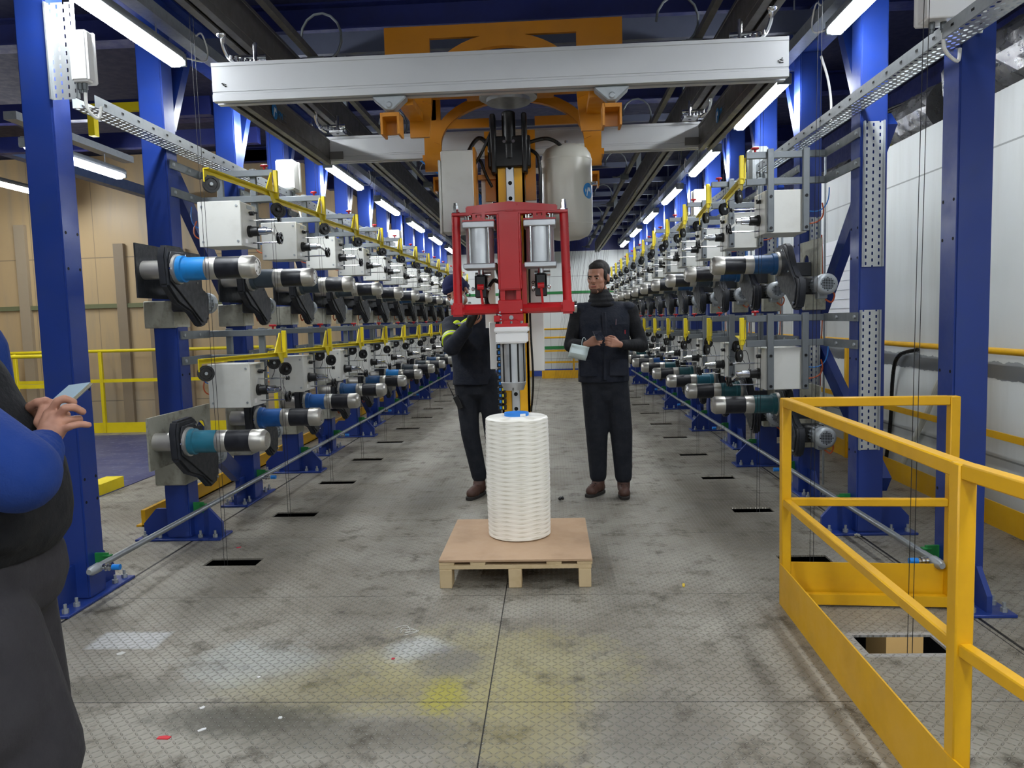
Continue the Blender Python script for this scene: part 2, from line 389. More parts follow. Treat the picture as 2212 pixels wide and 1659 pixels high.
# ------------------------------------------------------------------ walls / ceiling
wallw = wall_mat('white_panel_wall', 'ccd0ce', band=(.93, 1.04, '83888a'), dirt=.25)
struct(MB().box(2.88, 2.96, -3, YE, 0, 2.76).obj('wall_right', wallw, smooth=False))
struct(MB().box(3.9, 4.0, -3, YE, 0, 3.9).obj('wall_right_upper', navy))
struct(MB().box(2.96, 3.9, -3, YE, 2.60, 2.64).obj('trim_1', mat('dusty_top', '6a6e70', .8)))
endw = wall_mat('end_panel_wall', 'd4d8d6', dirt=.15, axis=0)
struct(MB().box(-3.7, 2.9, YE, YE + .1, 0, 3.02).obj('wall_end', endw, smooth=False))
struct(MB().box(-3.7, 4, YE + .02, YE + .2, 3.02, 3.9).obj('wall_end_upper', navy))
mb = MB(); mb.box(-2.3, 1.8, YE - .02, YE, 2.0, 2.06); struct(mb.obj('trim_2', green))
struct(MB().box(-2.3, 1.8, YE - .02, YE, .66, .73).obj('trim_3', green))
struct(MB().box(-2.3, 1.8, YE - .02, YE, 0, .17).obj('baseboard_end', mat('skirting_blue', '2a4aa0', .5)))
tan = wall_mat('tan_sheet_wall', 'bba27a', dirt=.5, seam=.9, axis=0)
struct(MB().box(-9, -3.6, 10.3, 10.38, 0, 3.8).obj('wall_left_back', tan, smooth=False))
tan2 = wall_mat('tan_sheet_wall_side', 'bba27a', dirt=.5, seam=.9, axis=1)
struct(MB().box(-3.68, -3.6, 10.38, YE, 0, 3.8).obj('wall_left', tan2, smooth=False))
struct(MB().box(-9.1, -9, -3, 10.38, 0, 3.8).obj('wall_left_outer', tan2, smooth=False))
struct(MB().box(-9.1, 4, -3, YE, 3.82, 3.9).obj('ceiling', mat('ceiling_navy', '14183c', .7)))
struct(MB().box(-9.1, 4, -3.1, -3.0, 0, 3.9).obj('wall_back', mat('back_wall', '8a8d90', .7)))
# wall dressing on the tan sheet wall
for i, (x0, x1, z0, z1, c) in enumerate(((-6.0, -5.86, 0, 2.6, '8a7b66'), (-5.55, -5.45, 0, 2.3, '857662'), (-5.1, -4.98, .2, 2.5, '8a7b66'), (-7.4, -7.25, 0, 2.9, 'a0917a'))):
    tag(MB().box(x0, x1, 10.24, 10.3, z0, z1).obj('wall_batten', mat('batten_' + str(i), c, .6)), ['wide brown upright batten on the tan wall', 'narrow brown upright batten on the tan wall', 'brown upright batten nearest the row of blue columns on the tan wall', 'pale upright batten at the far left of the tan wall'][i], 'batten', 'battens on the tan wall')
tag(MB().box(-9, -3.6, 10.26, 10.3, 1.72, 1.78).obj('wall_strip', mat('olive_strip', '6c7050', .6)), 'faded green horizontal strip across the tan wall', 'strip')
mb = MB().box(-5.26, -5.14, 4.0, 10.3, 3.12, 3.24)
for y in (5.9, 6.85): tag(MB().box(-5.2, -2.60, y, y + .08, 3.06, 3.20).obj('side_beam', navy), 'navy beam reaching out from the left columns over the side passage, %s' % ('nearer' if y < 6 else 'farther'), 'beam', 'side passage beams')
tag(MB().box(-3.60, -2.95, 5.84, 5.90, 3.10, 3.16).box(-3.55, -3.50, 5.84, 5.90, 2.92, 3.10).obj('overhead_bracket', yel), 'yellow steel bracket overhead beyond the nearest left column', 'bracket')
tag(MB().box(-4.05, -3.95, 5.6, 7.2, 3.0, 3.06).obj('lamp_channel', galv), 'galvanised channel above the lit tube light of the side passage', 'channel')
tag(mb.obj('overhead_beam', mat('faded_blue', '3a4f78', .5)), 'faded blue beam overhead in front of the tan wall', 'beam')
# ------------------------------------------------------------------ ceiling steel
crossm = mat('purlin_grey', '5c6276', .5, .4)
for k in range(13):
    y = 5.25 + 1.1 * k if k else 5.3
    if y > YE - .3: break
    o = MB().box(-2.42, 1.88, y, y + .05, 3.26, 3.32 if k else 3.40).obj('ceiling_strut', crossm)
    tag(o, 'grey strut spanning the ceiling between the columns, ' + nth(k, 12), 'strut', 'struts spanning the ceiling')
for k in range(7):
    y = 3.62 + 2.2 * k
    mb = MB(); mb.box(-4.4, 3.6, y, y + .015 + .16, 3.62, 3.635).box(-4.4, 3.6, y, y + .175, 3.805, 3.82).box(-4.4, 3.6, y + .08, y + .095, 3.635, 3.805)
    tag(mb.obj('ceiling_beam', navy), 'navy blue roof beam crossing above the aisle, ' + nth(k, 7), 'beam', 'navy roof beams')
for i, (x, zz) in enumerate(((-3.1, 3.0), (2.35, 3.0))):
    pass
for sgn, x0 in ((0, -2.56), (1, 1.90)):
    mb = MB(); mb.box(x0, x0 + .14, 3.4, YE - .1, 3.30, 3.315).box(x0, x0 + .14, 3.4, YE - .1, 3.535, 3.55).box(x0 + .06, x0 + .08, 3.4, YE - .1, 3.315, 3.535)
    for k in range(14): mb.box(x0 + .01, x0 + .06, 4.2 + k * 1.1, 4.22 + k * 1.1, 3.315, 3.535)
    tag(mb.obj('longitudinal_beam', blue), 'blue steel beam lying on top of the ' + ('left' if not sgn else 'right') + ' row of columns', 'beam', 'beams on the column rows')
# ------------------------------------------------------------------ columns
holem = mat('bolt_hole', '05060a', .9)
def make_column(kind, side, top=3.30):
    """kind 'y': foot plate runs along the aisle, 'x': across it; origin = centre of foot"""
    root = thing('steel_column', '', 'column')
    mb = MB(); mb.box(-.08, .08, -.075, .075, .015, top)
    mb.obj('column_shaft', blue, root, bevel=.008, seg=2)
    hb = MB()
    for z in (.52, .64, 1.10, 1.72, 1.9):
        for yy in (-.045, .05): hb.cyl((side * .0795, yy, z), (side * .081, yy, z), .008, n=10)
    hb.obj('bolt_holes', holem, root)
    if kind == 'y':
        MB().box(-.11, .11, -.30, .30, 0, .015).obj('foot_plate', blue, root, bevel=.003)
        for s in (-1, 1):
            MB().ext([(s * .075, .015), (s * .27, .015), (s * .27, .09), (s * .18, .20), (s * .075, .20)], 0, -.012, .012).obj('gusset', blue, root)
        pts = [(-.07 * a, s * yy) for a in (-1, 1) for s in (-1, 1) for yy in (.17, .26)]
    else:
        MB().box(-.29, .29, -.10, .10, 0, .015).obj('foot_plate', blue, root, bevel=.003)
        for s in (-1, 1):
            MB().ext([(s * .08, .015), (s * .27, .015), (s * .27, .10), (s * .18, .20), (s * .08, .20)], 1, -.012, .012).obj('gusset', blue, root)
        pts = [(s * xx, -.06 * a) for a in (-1, 1) for s in (-1, 1) for xx in (.14, .24)]
    for x, y in pts:
        b = MB(); hexbolt(b, (x, y, .015), (x, y, .035), .016); b.cyl((x, y, .035), (x, y, .06), .008, n=8); b.obj('anchor_bolt', galv, root)
    return root
colp = {(k, s): make_column(k, s) for k in 'xy' for s in (1, -1)}
index_kids(); used = set()
def place_column(kind, s, x, y, label, group):
    p = colp[(kind, s)]
    if (kind, s) in used: o = copy_tree(p)
    else: o = p; used.add((kind, s))
    o.location = (x, y, 0); o['label'] = label; o['group'] = group; return o
NL = 13; LC = [3.77] + [4.875 + 1.1 * k for k in range(NL)]; RC = [3.70] + [4.80 + 1.1 * k for k in range(NL)]
for k, y in enumerate(LC):
    place_column('y' if k % 2 == 0 else 'x', 1, -2.50, y, 'blue steel column in the left row, ' + nth(k, NL + 1), 'blue columns of the left row')
for k, y in enumerate(RC):
    place_column('y' if k % 2 == 0 else 'x', -1, 1.96, y, 'blue steel column in the right row, ' + nth(k, NL + 1), 'blue columns of the right row')
for si, (x, C, nm) in enumerate(((-2.50, LC, 'left'), (1.96, RC, 'right'))):
    xo = x + (-.085 - .13 if si == 0 else .085 + .035)
    for k in range(1, NL - 1, 2):
        y0, y1 = C[k], C[k + 1]
        A_, B_, C_, D_ = ((xo, y0, 2.55), (xo, y1 + .02, 1.42), (xo, y1 + .02, 1.10), (xo, y0, .30)) if si else ((-2.52, y0 + .125, 2.50), (-2.52, y1 - .125, 1.62), (-2.52, y0 + .14, .78), (-2.52, y1 - .17, .24))
        mb = MB(); mb.bar(A_, B_, .06, .12); tag(mb.obj('diagonal_brace', blue), 'upper blue diagonal brace in the %s row, %s' % (nm, nth(k // 2, 6)), 'brace', 'upper diagonal braces of the %s row' % nm)
        mb = MB(); mb.bar(C_, D_, .06, .12); tag(mb.obj('diagonal_brace', blue), 'lower blue diagonal brace in the %s row, %s' % (nm, nth(k // 2, 6)), 'brace', 'lower diagonal braces of the %s row' % nm)
    # knee braces at the top
    s = 1 if si == 0 else -1
    for k in range(1, 8):
        mb = MB(); mb.bar((x + s * .0, C[k] + .11, 2.72), (x + s * .0, C[k] + .40, 3.28), .10, .07)
        tag(mb.obj('knee_brace', blue), 'short blue knee brace at the head of the %s row, %s' % (nm, nth(k - 1, 7)), 'brace', 'knee braces of the %s row' % nm)
# ------------------------------------------------------------------ spindle units
def make_spindle(side, low):
    root = thing('winding_spindle', '', 'winder')
    n = 24; hy = .60 if side < 0 else 0.; Y0, Y1 = (-.085, .74) if side < 0 else (-.32, .30); hr = .06
    ring = [(hy + hr * math.cos(2 * PI * i / n), hr * math.sin(2 * PI * i / n)) for i in range(n)]
    def sq(a):
        c, s_ = math.cos(a), math.sin(a)
        tx = ((Y1 - hy) if c > 0 else (Y0 - hy)) / c if abs(c) > 1e-6 else 1e9; tz = (.155 if s_ > 0 else -.165) / s_ if abs(s_) > 1e-6 else 1e9
        t_ = min(tx, tz); return (hy + c * t_, s_ * t_)
    cs = [math.atan2(z_, y_ - hy) for y_ in (Y0, Y1) for z_ in (-.165, .155)]
    angs = [2 * PI * i / n for i in range(n)]
    for c_ in cs:
        i = min(range(n), key=lambda k: abs(((angs[k] - c_ + PI) % (2 * PI)) - PI)); angs[i] = c_
    outer = [sq(a_) for a_ in angs]; vs = []; fs = []
    for xx in (.004, .014): vs += [(xx, a_, b_) for a_, b_ in ring] + [(xx, a_, b_) for a_, b_ in outer]
    for i in range(n):
        j = (i + 1) % n
        fs += [(i, j, n + j, n + i), (2 * n + i, 3 * n + i, 3 * n + j, 2 * n + j), (i, 2 * n + i, 2 * n + j, j), (n + i, n + j, 3 * n + j, 3 * n + i)]
    mb = MB(); mb.add([V(p) for p in vs], fs); mb.obj('mounting_plate', hous if (side < 0 and not low) else clampm, root, smooth=False)
    if side < 0:
        MB().cyl((.014, 0, 0), (.15, 0, 0), .056, n=24).obj('shaft_tube', steel, root)
        MB().box(-.205, .002, .355, .56, -.345, -.17).obj('clamp_plate', clampm, root, bevel=.006)
        MB().box(.014, .15, .22, .34, -.06, .06).obj('bracket', hous, root, bevel=.005)
    else:
        MB().box(-.15, .002, -.28, -.05, -.345, -.175).obj('clamp_plate', clampm, root, bevel=.006)
        MB().box(.014, .15, .06, .12, -.10, .0).obj('bracket', hous, root, bevel=.005)
    P = [(-.115, .07), (-.09, .135), (.10, .14), (.145, .115), (.235, -.02), (.33, -.10), (.41, -.12), (.43, -.17), (.415, -.27), (.38, -.33), (.30, -.345), (.19, -.26), (.02, -.20), (-.10, -.10)]
    MB().ext(P, 0, .15, .205).obj('belt_housing', hous, root, bevel=.012, seg=2)
    P2 = [(-.085, .05), (-.06, .10), (.09, .105), (.16, .05), (.37, -.15), (.39, -.19), (.375, -.26), (.34, -.31), (.30, -.31), (.05, -.15), (-.08, -.07)]
    MB().ext(P2, 0, .205, .215).obj('housing_cover', hous, root, bevel=.003)
    mb = MB()
    for a, b in ((-.09, 0), (.10, .09), (.24, -.07), (.36, -.29)): mb.cyl((.213, a, b), (.222, a, b), .008, n=8)
    mb.obj('screw', chrome, root)
    MB().lathe((.212, 0, 0), (.3, 0, 0), [(0, .088), (.02, .088), (.022, .078), (.03, .078)], 28).obj('flange', steel, root)
    MB().lathe((.235, 0, 0), (.5, 0, 0), [(0, .079), (.028, .079), (.032, .068), (.165, .068)], 28).obj('sleeve', sleeves[0], root)
    MB().lathe((.40, 0, 0), (.5, 0, 0), [(0, .0665), (.004, .0672), (.06, .0672), (.064, .0662)], 28).obj('steel_band', steel, root)
    MB().cyl((.464, 0, 0), (.612, 0, 0), .066, n=28).obj('rubber_grip', rub, root)
    mb = MB().lathe((.612, 0, 0), (.8, 0, 0), [(0, .0675), (.068, .0675), (.078, .062), (.092, .050), (.092, .044), (.088, .044)], 28)
    for i in range(3): q = 2 * PI * i / 3; mb.cyl((.699, .03 * math.cos(q), .03 * math.sin(q)), (.7045, .03 * math.cos(q), .03 * math.sin(q)), .006, n=8)
    mb.obj('end_cap', steel, root)
    # motor: axis along y
    my0, mx, mz = (.44, .095, -.185) if side < 0 else (.34, .055, -.175)
    MB().box(mx - .06, .15, .24, my0 + .03, mz - .06, mz + .06).obj('gearbox', blk, root, bevel=.012)
    mo = MB().cyl((mx, my0 + .03, mz), (mx, my0 + .15, mz), .056, n=24)
    for i in range(16): q = 2 * PI * i / 16; c, s_ = math.cos(q), math.sin(q); mo.bar((mx + .06 * c, my0 + .035, mz + .06 * s_), (mx + .06 * c, my0 + .145, mz + .06 * s_), .004 if abs(s_) > .7 else .012, .004 if abs(s_) < .7 else .012)
    mo = mo.obj('motor', galv, root)
    fc = MB().lathe((mx, my0 + .145, mz), (mx, my0 + .3, mz), [(0, .071), (.055, .071), (.066, .062), (.07, .05), (.07, .048)], 28).obj('fan_cover', galv, mo)
    g = MB(); yy = my0 + .216
    for i in range(-4, 5):
        d = i * .0105; hlen = math.sqrt(max(.047 ** 2 - d * d, 0)); 
        for j in range(-4, 5):
            e = j * .0105
            if d * d + e * e < .043 ** 2: g.box(mx + d - .0036, mx + d + .0036, yy - .001, yy + .0012, mz + e - .0036, mz + e + .0036)
    g.obj('fan_grille', blk, fc, smooth=False)
    MB().box(mx - .03, mx + .03, my0 + .05, my0 + .13, mz - .095, mz - .055).obj('terminal_box', galv, mo, bevel=.005)
    MB().tube([(mx - .04, my0 + .12, mz - .03), (mx - .075, my0 + .13, mz - .07), (mx - .06, my0 + .12, mz - .12), (mx - .03, my0 + .09, mz - .1)], .006, 6).obj('motor_cable', cableo, mo)
    return root
def sleeve_of(root, m):
    for c in ALLK[root.name]:
        if c.name.split('.')[0] == 'sleeve': c.material_slots[0].link = 'OBJECT'; c.material_slots[0].material = m
LZ = (1.755, .72)
protos = {}
for sd in (-1, 1):
    for lo in (0, 1): protos[(sd, lo)] = make_spindle(sd, lo)
index_kids()
cols = {(-1, 0): [0, 3, 3, 3, 3, 3, 4, 3, 3, 4, 3, 3], (-1, 1): [1, 2, 2, 4, 4, 0, 3, 3, 4, 3, 4, 2], (1, 0): [4, 4, 3, 4, 3, 3, 3, 3, 3, 3, 3], (1, 1): [5, 5, 1, 5, 5, 2, 3, 5, 4, 3, 4]}
cname = ['bright blue', 'teal', 'mid blue', 'dusty dark', 'deep blue', 'dark green-blue']
for (sd, lo), p in protos.items():
    n = 12 if sd < 0 else 11
    for k in range(n):
        o = p if k == 0 else copy_tree(p)
        o.location = (-2.42, 4.42 + 1.1 * k, LZ[lo]) if sd < 0 else (1.90, 5.70 + 1.1 * k, LZ[lo])
        o.rotation_euler[2] = 0 if sd < 0 else PI
        ci = cols[(sd, lo)][k]; sleeve_of(o, sleeves[ci])
        lv = 'lower' if lo else 'upper'; s_ = 'left' if sd < 0 else 'right'
        o['label'] = 'winding spindle with %s sleeve, %s tier of the %s row, %s' % (cname[ci], lv, s_, nth(k, n))
        o['group'] = 'winding spindles on the %s tier of the %s row' % (lv, s_)
# ------------------------------------------------------------------ tension control units
def pulley(name, c, r, parent, ax=(1, 0, 0), m=blk):
    a = V(c) - V(ax) * .012; b = V(c) + V(ax) * .012
    mb = MB().lathe(a, b, [(0, r), (.004, r), (.009, r * .78), (.015, r * .78), (.020, r), (.024, r), (.024, r * .72), (.018, r * .68), (.018, r * .3), (.03, r * .3)], 22)
    o = mb.obj(name, m, parent); MB().lathe(V(c) - V(ax) * .016, V(c) + V(ax) * .02, [(0, r * .2), (.004, r * .26), (.030, r * .26), (.034, r * .2)], 10).obj('pulley_hub', galv, o); return o
def make_tension(side, low):
    root = thing('tension_unit', '', 'yarn tensioner')
    zb = 0 if low else 1.075
    B0, B1 = .865 + zb, 1.155 + zb
    R1, R2 = (1.36, 1.19) if low else (2.46, 2.285)
    by0, by1 = -.30, -.03
    for x0 in (.12, .355):
        MB().box(x0, x0 + .042, 0, .03, B0 + .005, R1 + .035).obj('post', grey, root, bevel=.003)
    for i, z in enumerate((R1, R2)):
        MB().box(.0, .53, -.03, 0, z - .022, z + .022).obj('rail', grey, root, bevel=.003)
    if side < 0: ya, yb = -.42, .0
    else: ya, yb = .0, .56
    for z in (R1, R2):
        o = MB().box(.002, .012, ya, yb, z - .027, z + .027).obj('arm_plate', grey, root)
        b = MB(); yy = ya + .03 if side < 0 else yb - .03
        hexbolt(b, (.012, yy, z), (.022, yy, z), .011); b.obj('bolt', galv, o); b = MB(); hexbolt(b, (.012, yy * .45, z), (.022, yy * .45, z), .010); b.obj('bolt', galv, o)
    bx = MB().box(.12, .40, by0 + .02, by1, B0, B1).obj('control_box', lgrey, root, bevel=.004)
    lid = MB().box(.112, .408 if 0 else .40, by0, by0 + .022, B0 - .004, B1 + .004).obj('lid', lgrey, bx, bevel=.004)
    s = MB()
    for x in (.14, .375):
        for z in (B0 + .03, B1 - .03): s.cyl((x, by0 - .004, z), (x, by0, z), .008, n=10)
    s.obj('lid_screw', galv, lid)
    s = MB()
    for x0 in (.141, .376):
        for z in (B0 + .03, B1 - .05): s.cyl((x0, .03, z), (x0, .036, z), .010, n=10)
    s.obj('post_bolt', blk, root)
    yc = -.17; zc = B0 + .105
    MB().lathe((.40, yc, zc), (.6, yc, zc), [(0, .040), (.016, .040), (.018, .034), (.066, .033), (.072, .028)], 18).obj('sensor_collar', blk, bx)
    MB().lathe((.47, yc, zc), (.6, yc, zc), [(0, .026), (.055, .026), (.056, .019), (.088, .019), (.092, .014)], 18).obj('sensor_nose', chrome, bx)
    lv = MB().bar((.545, yc, zc), (.60, yc - .01, zc - .045), .008, .014).obj('lever', steel, root)
    pulley('lever_pulley', (.612, yc - .01, zc - .05), .038, root, (1, 0, 0))
    for dz in (.075, -.075):
        rd = MB().cyl((.40, yc + .02, zc + dz), (.60, yc + .02, zc + dz), .005, n=8).obj('guide_rod', chrome, root)
        MB().lathe((.595, yc + .02, zc + dz), (.62, yc + .02, zc + dz), [(0, .015), (.006, .015), (.008, .007), (.012, .007), (.014, .015), (.02, .015)], 12).obj('rod_tip', blk, rd)
    MB().cyl((.40, yc + .03, B1 - .06), (.428, yc + .03, B1 - .06), .014, n=12).bar((.41, yc - .005, B1 - .06), (.435, yc + .065, B1 - .055), .012, .012).obj('switch_knob', blk, bx)
    MB().box(.399, .4025, yc - .07, yc - .03, B0 + .02, B0 + .05).obj('rating_label', pwhite, bx)
    MB().box(.399, .4025, yc - .02, yc + .06, B1 - .035, B1 - .012).obj('legend_strip', galv, bx)
    # yellow guide arm
    zt = R2 + (.03 if low else .03)
    xa, ya2 = .555, -.04
    arm = MB().box(xa - .014, xa + .014, ya2 - .014, ya2 + .014, R2 - .01, R1 + .01).obj('arm_post', yel, root, bevel=.003)
    MB().ext([(ya2, zt), (ya2, R1 - .005), (ya2 - .02, R1 - .005), (ya2 - .13, zt)], 0, xa - .03, xa - .022).obj('gusset', yel, arm)
    e = (.37 if low else .47, -.93, zt)
    m1 = MB().bar((xa, ya2 + .02, zt), e, .035, .006).bar((xa - .016, ya2 + .02, zt - .014), (e[0] - .016, e[1], zt - .014), .005, .028)
    m1.obj('guide_arm', yel, arm)
    MB().box(e[0] - .018, e[0] - .012, e[1] - .0, e[1] + .035, zt - .075, zt).obj('arm_hook', yel, arm)
    MB().ext([(ya2 + .02, zt), (ya2 - .12, zt), (ya2 - .05, zt - .075), (ya2 - .02, zt - .075)], 0, xa - .012, xa - .006).obj('pulley_hanger', yel, arm)
    pulley('near_pulley', (e[0] + .01, e[1] + .035, zt - .085), .048, arm, (.55, -.83, 0))
    pulley('end_pulley', (xa + .01, ya2 - .035, zt - .115), .045, arm, (.8, -.6, 0))
    MB().cyl((.47, -.015, R1 + .022), (.47, -.015, R1 + .045), .008, n=8).lathe((.47, -.015, R1 + .04), (.47, -.015, R1 + .1), [(0, .02), (.004, .026), (.012, .026), (.016, .018)], 14).obj('red_knob', redk, root)
    sm_ = lambda P_: [V(P_[0]).lerp(V(P_[1]), i / 6).lerp(V(P_[1]).lerp(V(P_[2]), i / 6), i / 6) for i in range(7)]
    MB().tube(sm_([(.12, -.10, B0 + .16), (-.06, -.10, B0 + .10), (-.04, -.06, B0 + .30)]), .004, 6).obj('blue_air_line', cableb, root)
    MB().tube(sm_([(.12, -.12, B0 + .07), (-.06, -.12, B0 + .05), (.0, -.08, B0 + .20)]), .005, 6).obj('orange_cable', cableo, root)
    MB().tube([(.60, yc, zc - .03), (.58, yc - .01, zc + .06), (.63, yc + .01, zc + .13), (xa + .02, ya2 - .03, zt - .13)], .0016, 4).obj('yarn_end', wirem, root)
    if low: MB().tube([(.50, yc + .0, zc + .075), (.53, yc - .02, zc + .14), (.48, yc - .04, zc + .16), (.46, yc - .03, zc + .05), (.49, yc - .03, zc + .0)], .0022, 5).obj('loose_yarn', wirem, root)
    return root
protos = {(sd, lo): make_tension(sd, lo) for sd in (-1, 1) for lo in (0, 1)}
index_kids()
for (sd, lo), p in protos.items():
    n = 12
    for k in range(n):
        o = p if k == 0 else copy_tree(p)
        o.location = (-2.42, 5.25 + 1.1 * k, 0) if sd < 0 else (1.88, 5.28 + 1.1 * k, 0)
        o.rotation_euler[2] = 0 if sd < 0 else PI
        lv = 'lower' if lo else 'upper'; s_ = 'left' if sd < 0 else 'right'
        o['label'] = 'tension box with yellow guide arm, %s tier, %s row, %s' % (lv, s_, nth(k, n))
        o['group'] = 'tension boxes on the %s tier of the %s row' % (lv, s_)
# ------------------------------------------------------------------ yarn pairs
for sd, x, ys in ((-1, -1.985, [4.33 + 1.11 * k for k in range(12)]), (1, 1.44, [3.10] + [4.28 + 1.11 * k for k in range(12)])):
    for k, y in enumerate(ys):
        xx = x + (.0 if sd < 0 else .0)
        dx = -.02 if sd < 0 else .045
        mb = MB().tube([(xx, y, -1.2), (xx + dx * .3, y, 1.2), (xx + dx, y + .02, 3.26)], .0015, 5).tube([(xx + .02, y, -1.2), (xx + .02 + dx * .3, y, 1.2), (xx + .02 + dx, y + .02, 3.26)], .0015, 5)
        tag(mb.obj('yarn_pair', wirem), 'pair of thin dark yarns rising from a slot, %s row, %s' % ('left' if sd < 0 else 'right', nth(k, len(ys))), 'yarn', 'yarn pairs of the %s row' % ('left' if sd < 0 else 'right'))
# ------------------------------------------------------------------ lamps
def make_lamp(L=1.30):
    root = thing('tube_light', '', 'lamp')
    mb = MB().ext([(-.04, .055), (.04, .055), (.055, .02), (.05, .0), (-.05, .0), (-.055, .02)], 1, 0, L); mb.obj('lamp_housing', galv, root, bevel=.004)
    mb = MB().ext([(-.045, .0), (.045, .0), (.042, -.022), (.025, -.042), (-.025, -.042), (-.042, -.022)], 1, .03, L - .03); mb.obj('diffuser', lampmat, root)
    for y in (0, L): MB().box(-.05, .05, y - .012, y + .012, -.03, .045).obj('end_clip', grey, root, bevel=.004)
    for y in (.25, L - .25): MB().cyl((0, y, .055), (0, y, .14), .005, n=6).obj('hanger_rod', galv, root)
    return root
lp = make_lamp(); index_kids()
first = True
for sd, x, z, ys in ((-1, -2.22, 3.02, [-2.1, .6, 3.33] + [5.53 + 2.2 * k for k in range(6)]), (1, 1.72, 3.06, [-2.0, .5, 3.42] + [5.68 + 2.2 * k for k in range(6)]), (0, -4.0, 2.86, [5.75]), (2, -.95, 3.2, [-2.6]), (3, .45, 3.2, [-2.2, -.3]), (5, -6.5, 3.2, [6.6, 8.4]), (6, -5.6, 3.2, [4.4]), (4, 2.5, -.25, [4.3])):  # entries after the outer passage lamp are unseen, added as fill light
    for k, y in enumerate(ys):
        o = lp if first else copy_tree(lp); first = False
        o.location = (x, y, z)
        if sd > 1: o['label'] = {2: 'unseen tube light added as fill behind the camera, left of centre, ', 3: 'unseen tube light added as fill behind the camera, right of centre, ', 4: 'unseen tube light added as fill below the floor hole', 5: 'unseen tube light added as fill above the side passage, ', 6: 'unseen tube light added as fill past the left edge, '}[sd] + (['rear one', 'front one'][k] if sd != 4 else ''); o['group'] = 'unseen tube lights added as fill'
        elif sd == 0: o['label'] = 'lit tube light beyond the left columns, in front of the tan wall'; o['group'] = 'outer tube light'
        else:
            s_ = 'left' if sd < 0 else 'right'
            o['label'] = ('lit tube light above the %s row, %s' % (s_, ('behind the camera, number %s' % ORD[k].replace('nearest', 'first')) if k < 2 else ['nearest one in view', 'second in view', 'third in view', 'fourth in view', 'fifth in view', 'sixth in view', 'farthest one'][k - 2]))
            o['group'] = 'tube lights above the %s row' % s_
for s_, x in (('left', -2.20), ('right', 1.70)):
    mb = MB().ext([(x - .045, 3.15), (x + .045, 3.15), (x + .045, 3.22), (x + .04, 3.22), (x + .04, 3.155), (x - .04, 3.155), (x - .04, 3.22), (x - .045, 3.22)], 1, 2.2, YE - .2)
    o = mb.obj('lighting_channel', galv); tag(o, 'galvanised channel carrying the tube lights above the %s row' % s_, 'channel', 'lighting channels')
    for k in range(14):
        y = 3.2 + 1.1 * k
        MB().cyl((x, y, 3.155), (x, y, 3.62 if k % 2 else 3.5), .006, n=6).box(x - .03, x + .03, y - .03, y + .03, 3.155, 3.175).obj('suspension_rod', galv, o)
    for k in range(8):
        y = 4.72 + 2.2 * k; c = (x + (.06 if s_ == 'left' else -.06))
        MB().tube([(c, y, 3.2), (c, y + .08, 3.24), (c, y + .15, 3.16), (c, y + .10, 3.08), (x, y - .03, 3.06)], .005, 6).obj('lamp_cable', white, o)
# ------------------------------------------------------------------ cable trays
def tray(name, x0, x1, y0, y1, z, lab, h=.06):
    root = thing(name, lab, 'cable tray', group='perforated cable trays')
    me = bpy.data.meshes.new('tray_base'); W = x1 - x0; L = y1 - y0
    me.from_pydata([(x0, y0, z), (x1, y0, z), (x1, y1, z), (x0, y1, z)], [], [(0, 1, 2, 3)])
    uv = me.uv_layers.new(name='UVMap'); nx = W / .03; ny = L / .045
    for i, c in enumerate([(0, 0), (nx, 0), (nx, ny), (0, ny)]): uv.data[i].uv = c
    me.materials.append(perf); o = bpy.data.objects.new('tray_base', me); COL.objects.link(o); o.parent = root
    for xx in (x0, x1):
        s = MB().box(xx - .0015, xx + .0015, y0, y1, z, z + h).obj('tray_side', galv, root)
        hb = MB(); n = min(int(L / .16), 60)
        for i in range(n): yy = y0 + .08 + i * .16; hb.box(xx - .003, xx + .003, yy, yy + .022, z + .028, z + .038)
        hb.obj('slot_holes', holem, s)
    return root
tray('cable_tray', -2.42 + .0, -2.30, 3.86, YE - .5, 2.545, 'perforated cable tray running along the left row under the lights')
tray('cable_tray', 1.765, 1.885, 2.1, YE - .5, 2.585, 'perforated cable tray running along the right row to the top right corner')
def vtray(x0, x1, y, z0, z1, lab, gr):
    root = thing('column_tray', lab, 'cable tray', group=gr)
    W = x1 - x0; L = z1 - z0
    me = bpy.data.meshes.new('tray_base'); me.from_pydata([(x0, y, z0), (x1, y, z0), (x1, y, z1), (x0, y, z1)], [], [(0, 1, 2, 3)])
    uv = me.uv_layers.new(name='UVMap'); nx = round(W / .034); ny = L / .04
    for i, c in enumerate([(0, 0), (nx, 0), (nx, ny), (0, ny)]): uv.data[i].uv = (c[0] + .0, c[1])
    me.materials.append(perf2); o = bpy.data.objects.new('tray_base', me); COL.objects.link(o); o.parent = root
    for xx in (x0, x1): MB().box(xx - .004, xx + .004, y - .02, y + .001, z0, z1).obj('tray_side', galv, root)
    return root
vtray(1.895, 2.01, 4.715, 1.66, 2.52, 'upper perforated tray bolted on the second blue column of the right row', 'column trays')
vtray(1.885, 2.00, 4.715, .54, 1.40, 'lower perforated tray bolted on the second blue column of the right row', 'column trays')
for k in range(1, 6):
    y = RC[1] + 1.1 * k - .085
    vtray(1.95, 2.02, y, .5, 1.15, 'narrow lower perforated tray on a right row column, ' + nth(k - 1, 5), 'column trays')
    vtray(1.95, 2.02, y, 1.5, 2.1, 'narrow upper perforated tray on a right row column, ' + nth(k - 1, 5), 'column trays')
vtray(-2.415, -2.28, 3.70, 2.54, 3.0, 'short upright perforated tray beside the nearest left column, under the light', 'column trays')
